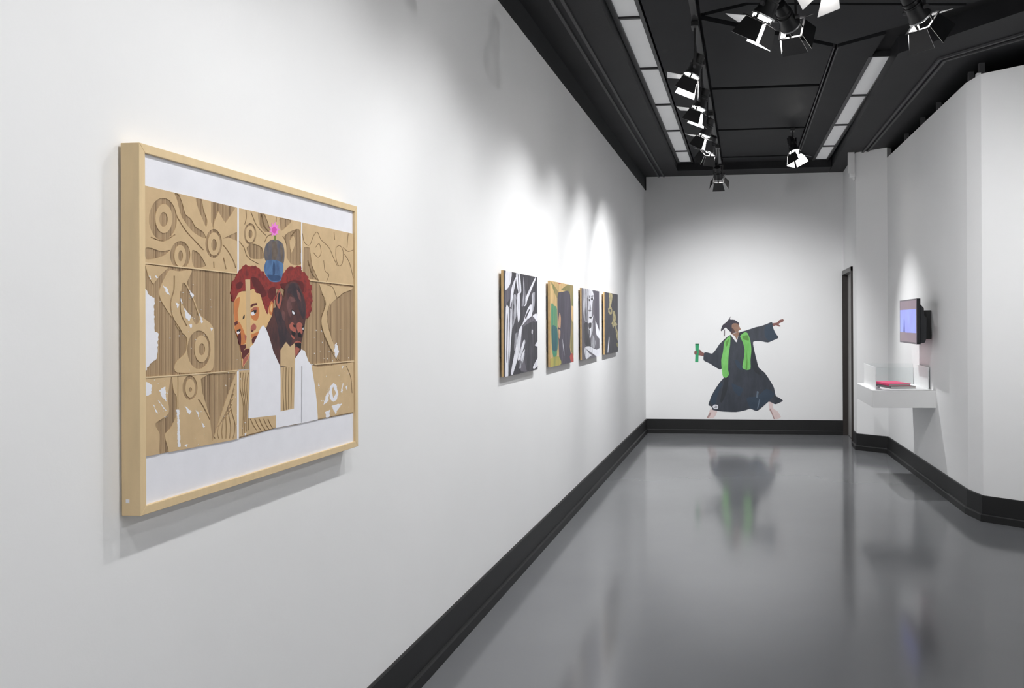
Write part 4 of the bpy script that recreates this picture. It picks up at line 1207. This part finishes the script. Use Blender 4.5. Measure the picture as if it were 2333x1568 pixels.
GC = {'foot': ('printed_foot', mat('printed pale foot', srgb(226, 206, 204), 0.6, noise=0.06, nscale=20)),
      'foot_shade': ('printed_foot_edge', mat('printed foot outline', srgb(176, 146, 144), 0.6)),
      'hand': ('printed_hand', mat('printed brown hand', srgb(132, 88, 82), 0.6, noise=0.15, nscale=30)),
      'gown': ('printed_gown', print_mat('printed dark gown', (50, 55, 64), (66, 70, 80), 5, (1.6, 1, 0.5), 0.4, 0.66)),
      'gown_blue': ('printed_gown_fold', mat('printed blue gown fold', srgb(52, 66, 82), 0.6, noise=0.15, nscale=8)),
      'gown_dark': ('printed_gown_crease', mat('printed dark gown crease', srgb(44, 48, 54), 0.6, noise=0.15, nscale=8)),
      'gown_sheen': ('printed_gown_highlight', mat('printed gown highlight', srgb(96, 110, 126), 0.6)),
      'collar': ('printed_collar', mat('printed white collar', srgb(236, 234, 236), 0.6)),
      'skin': ('printed_face', mat('printed brown skin', srgb(150, 116, 98), 0.6, noise=0.15, nscale=30)),
      'face_shade': ('printed_face_shade', mat('printed dark skin', srgb(86, 62, 60), 0.6, noise=0.1, nscale=30)),
      'cap': ('printed_cap', mat('printed dark cap', srgb(56, 52, 64), 0.6, noise=0.1, nscale=20)),
      'tassel': ('printed_tassel', mat('printed tassel', srgb(120, 112, 116), 0.6)),
      'stole': ('printed_stole', print_mat('printed green stole', (112, 188, 92), (134, 208, 116), 8, (1, 1, 0.6), 0.4, 0.65)),
      'stole_shade': ('printed_stole_fold', mat('printed green stole fold', srgb(92, 148, 66), 0.6)),
      'diploma': ('printed_diploma', mat('printed green scroll', srgb(46, 156, 104), 0.6, noise=0.1, nscale=20)),
      'diploma_shade': ('printed_diploma_end', mat('printed dark scroll end', srgb(30, 110, 72), 0.6)),
      'emblem': ('printed_emblem', mat('printed white emblem', srgb(226, 226, 232), 0.6))}
gr = empty('wall_cutout', (-0.1, YB, 0.191))
tag(gr, 'flat printed cut-out of a lunging graduate with green stole on the end wall', 'wall decal')
V, T, keys, ok, _ = layered(G, [(-0.9, 0.15), (0.7, 0.15), (0.7, 1.75), (-0.9, 1.75)])
lk = np.array([g[1] for g in G] + ['none'])
tk = lk[keys]
for key, (nm, mm) in GC.items():
    sel = [tuple(t) for t in T[ok & (tk == key)].tolist()]
    for g in islands(sel, V):
        slab(V, g, lambda u, v, h: (u, YB - h, v), 0.0, 0.0015).build(nm, mm, gr)

# ------------------------------------------------------------------ wall monitor
MX, MYa, MYb, MZa, MZb = 1.470, 8.03, 8.885, 1.290, 1.692
mon = empty('wall_monitor', (1.63, 8.45, MZa))
tag(mon, 'flat screen monitor with violet picture on a bracket above the display shelf', 'monitor')
PLASTIC = mat('black monitor plastic', (0.010, 0.011, 0.014), 0.4)
MB().box(MX + 0.002, MX + 0.034, MYa, MYb, MZa, MZb).build('screen_shell', PLASTIC, mon, bevel=0.003)
m = MB()
prof = [(MX + 0.034, MZb - 0.05), (MX + 0.066, MZb - 0.085), (MX + 0.066, MZb - 0.15), (MX + 0.088, MZb - 0.17), (MX + 0.088, MZa + 0.06), (MX + 0.072, MZa + 0.015), (MX + 0.034, MZa + 0.008)]
n = len(prof)
ya, yb = MYa + 0.012, MYb - 0.05
m.add([(p[0], ya, p[1]) for p in prof] + [(p[0], yb, p[1]) for p in prof],
      [list(range(n))[::-1], list(range(n, 2 * n))] + [(i, (i + 1) % n, n + (i + 1) % n, n + i) for i in range(n)])
m.build('back_housing', PLASTIC, mon, bevel=0.004)
BEZ = mat('grey monitor bezel', srgb(112, 102, 112), 0.35)
for (y0_, y1_, z0_, z1_) in ((MYa, MYb, MZb - 0.012, MZb), (MYa, MYb, MZa, MZa + 0.014), (MYa, MYa + 0.014, MZa + 0.014, MZb - 0.012), (MYb - 0.014, MYb, MZa + 0.014, MZb - 0.012)):
    MB().box(MX - 0.001, MX + 0.003, y0_, y1_, z0_, z1_).build('bezel', BEZ, mon)


def screen_mat(name, c1, c2, strength):
    m_ = bpy.data.materials.new(name)
    m_.use_nodes = True
    nt = m_.node_tree
    b_ = nt.nodes['Principled BSDF']
    tc = nt.nodes.new('ShaderNodeTexCoord')
    nz = nt.nodes.new('ShaderNodeTexNoise')
    nz.inputs['Scale'].default_value = 3.0
    nt.links.new(tc.outputs['Object'], nz.inputs['Vector'])
    rp_ = nt.nodes.new('ShaderNodeValToRGB')
    rp_.color_ramp.elements[0].position = 0.35
    rp_.color_ramp.elements[1].position = 0.65
    rp_.color_ramp.elements[0].color = (*c1, 1)
    rp_.color_ramp.elements[1].color = (*c2, 1)
    nt.links.new(nz.outputs['Fac'], rp_.inputs['Fac'])
    nt.links.new(rp_.outputs['Color'], b_.inputs['Emission Color'])
    b_.inputs['Emission Strength'].default_value = strength
    b_.inputs['Base Color'].default_value = (0.02, 0.02, 0.02, 1)
    b_.inputs['Roughness'].default_value = 0.35
    return m_


SB = screen_mat('screen letterbox glow', srgb(146, 122, 140), srgb(156, 134, 142), 0.85)
SP = screen_mat('screen violet picture', srgb(152, 158, 250), srgb(160, 178, 255), 1.0)
H_ = MZb - MZa
za, zb = MZa + 0.014, MZb - 0.012
p0, p1 = MZa + 0.245 * H_, MZa + 0.77 * H_
MB().box(MX, MX + 0.002, MYa + 0.014, MYb - 0.014, za, p0).build('screen_band', SB, mon)
MB().box(MX, MX + 0.002, MYa + 0.014, MYb - 0.014, p1, zb).build('screen_band', SB, mon)
pic = MB().box(MX, MX + 0.002, MYa + 0.014, MYb - 0.014, p0, p1).build('screen_picture', SP, mon)
MB().add([(MX - 0.0006, 8.70, p0), (MX - 0.0006, 8.60, p0), (MX - 0.0006, 8.625, p0 + 0.11), (MX - 0.0006, 8.66, p0 + 0.13)], [(0, 3, 2, 1)]).build('screen_figure', mat('screen dark figure', (0, 0, 0), 0.4, emit=0.8, emit_color=srgb(120, 126, 206)), pic)
MB().box(MX + 0.088, 1.58, 8.36, 8.46, 1.44, 1.53).box(1.58, 1.6475, 8.30, 8.54, 1.33, 1.59).build('wall_bracket', BLACKMETAL, mon)

# ------------------------------------------------------------------ shelf with display case and books
XS0, YS0, YS1, ZT = 1.100, 8.165, 9.115, 0.875


def wall_x(y):
    return 1.577 + (10.33 - y) / (10.33 - 7.166) * (1.693 - 1.577)


sh = MB().prism([(1.112, YS0), (wall_x(YS0), YS0), (wall_x(YS1), YS1), (1.085, YS1)], ZT - 0.153, ZT).build('display_shelf', WHITELAM, bevel=0.002)
tag(sh, 'thick white box shelf fixed to the partition under the monitor', 'shelf')
case = empty('display_case', (1.37, 8.65, ZT))
tag(case, 'low clear display case with white side panels on the white shelf', 'display case')


def acrylic():
    m_ = bpy.data.materials.new('clear acrylic')
    m_.use_nodes = True
    nt = m_.node_tree
    for n_ in list(nt.nodes):
        if n_.type != 'OUTPUT_MATERIAL':
            nt.nodes.remove(n_)
    out = [n_ for n_ in nt.nodes if n_.type == 'OUTPUT_MATERIAL'][0]
    tr_ = nt.nodes.new('ShaderNodeBsdfTransparent')
    tr_.inputs[0].default_value = (0.96, 0.97, 0.97, 1)
    gl = nt.nodes.new('ShaderNodeBsdfGlossy')
    gl.inputs['Roughness'].default_value = 0.03
    fr_ = nt.nodes.new('ShaderNodeFresnel')
    fr_.inputs['IOR'].default_value = 1.3
    mx = nt.nodes.new('ShaderNodeMixShader')
    nt.links.new(fr_.outputs[0], mx.inputs[0])
    nt.links.new(tr_.outputs[0], mx.inputs[1])
    nt.links.new(gl.outputs[0], mx.inputs[2])
    nt.links.new(mx.outputs[0], out.inputs[0])
    return m_


ACR = acrylic()
GLAREW = mat('gloss white acrylic', (0.90, 0.90, 0.90), 0.3)  # plain white stands in for bright reflections on the clear sides
CX0, CX1, CY0, CY1, CZ = 1.150, 1.632, 8.275, 9.07, ZT + 0.200
MB().box(CX0, CX0 + 0.006, CY0, CY1, ZT, CZ).build('side_panel', GLAREW, case)
MB().box(CX1 - 0.006, CX1, CY0 + 0.07, CY1, ZT, CZ).build('side_panel', GLAREW, case)
MB().box(CX0 + 0.006, CX1, CY0, CY0 + 0.005, ZT, CZ).build('acrylic_panel', ACR, case)
MB().box(CX0 + 0.006, CX1, CY1 - 0.005, CY1, ZT, CZ).build('acrylic_panel', ACR, case)
lk_ = MB()
lk_.lathe((1.178, CY0 + 0.0, ZT + 0.026), (0, -1, 0), [(0, 0.012), (0.012, 0.012), (0.016, 0.006)], 12)
lk_.build('lock', mat('steel lock', (0.35, 0.35, 0.36), 0.35, metal=0.8), case)


def book(name, c, yaw, sx, sy, z0, th, mcover, label):
    ca, sa = math.cos(yaw), math.sin(yaw)
    ax, ay, az = Vector((ca, sa, 0)), Vector((-sa, ca, 0)), Vector((0, 0, 1))
    root = empty(name, (c[0], c[1], z0))
    cv = MB()
    cv.obox((c[0], c[1], z0 + 0.0015), ax, ay, az, sx / 2, sy / 2, 0.0015)
    cv.obox((c[0], c[1], z0 + th - 0.0015), ax, ay, az, sx / 2, sy / 2, 0.0015)
    cc = Vector((c[0], c[1], z0 + th / 2)) - ax * (sx / 2 - 0.0015)
    cv.obox(cc, ax, ay, az, 0.0015, sy / 2, th / 2)
    cv.build('cover', mcover, root)
    MB().obox(Vector((c[0], c[1], z0 + th / 2)) + ax * 0.0005, ax, ay, az, sx / 2 - 0.004, sy / 2 - 0.004, th / 2 - 0.003).build('pages', mat('book pages', srgb(206, 198, 196), 0.8, noise=0.1, nscale=200, stretch=(1, 1, 8)), root)
    tag(root, label, 'book')


book('book', (1.375, 8.60, 0), 0.22, 0.24, 0.40, ZT, 0.022, mat('grey book cover', srgb(96, 92, 94), 0.5), 'flat grey bound book lying in the display case under the pink one')
book('book', (1.355, 8.63, 0), 0.22, 0.21, 0.36, ZT + 0.022, 0.020, mat('pink book cover', srgb(232, 64, 118), 0.45, noise=0.04, nscale=20), 'bright pink covered book on top of the grey book in the display case')
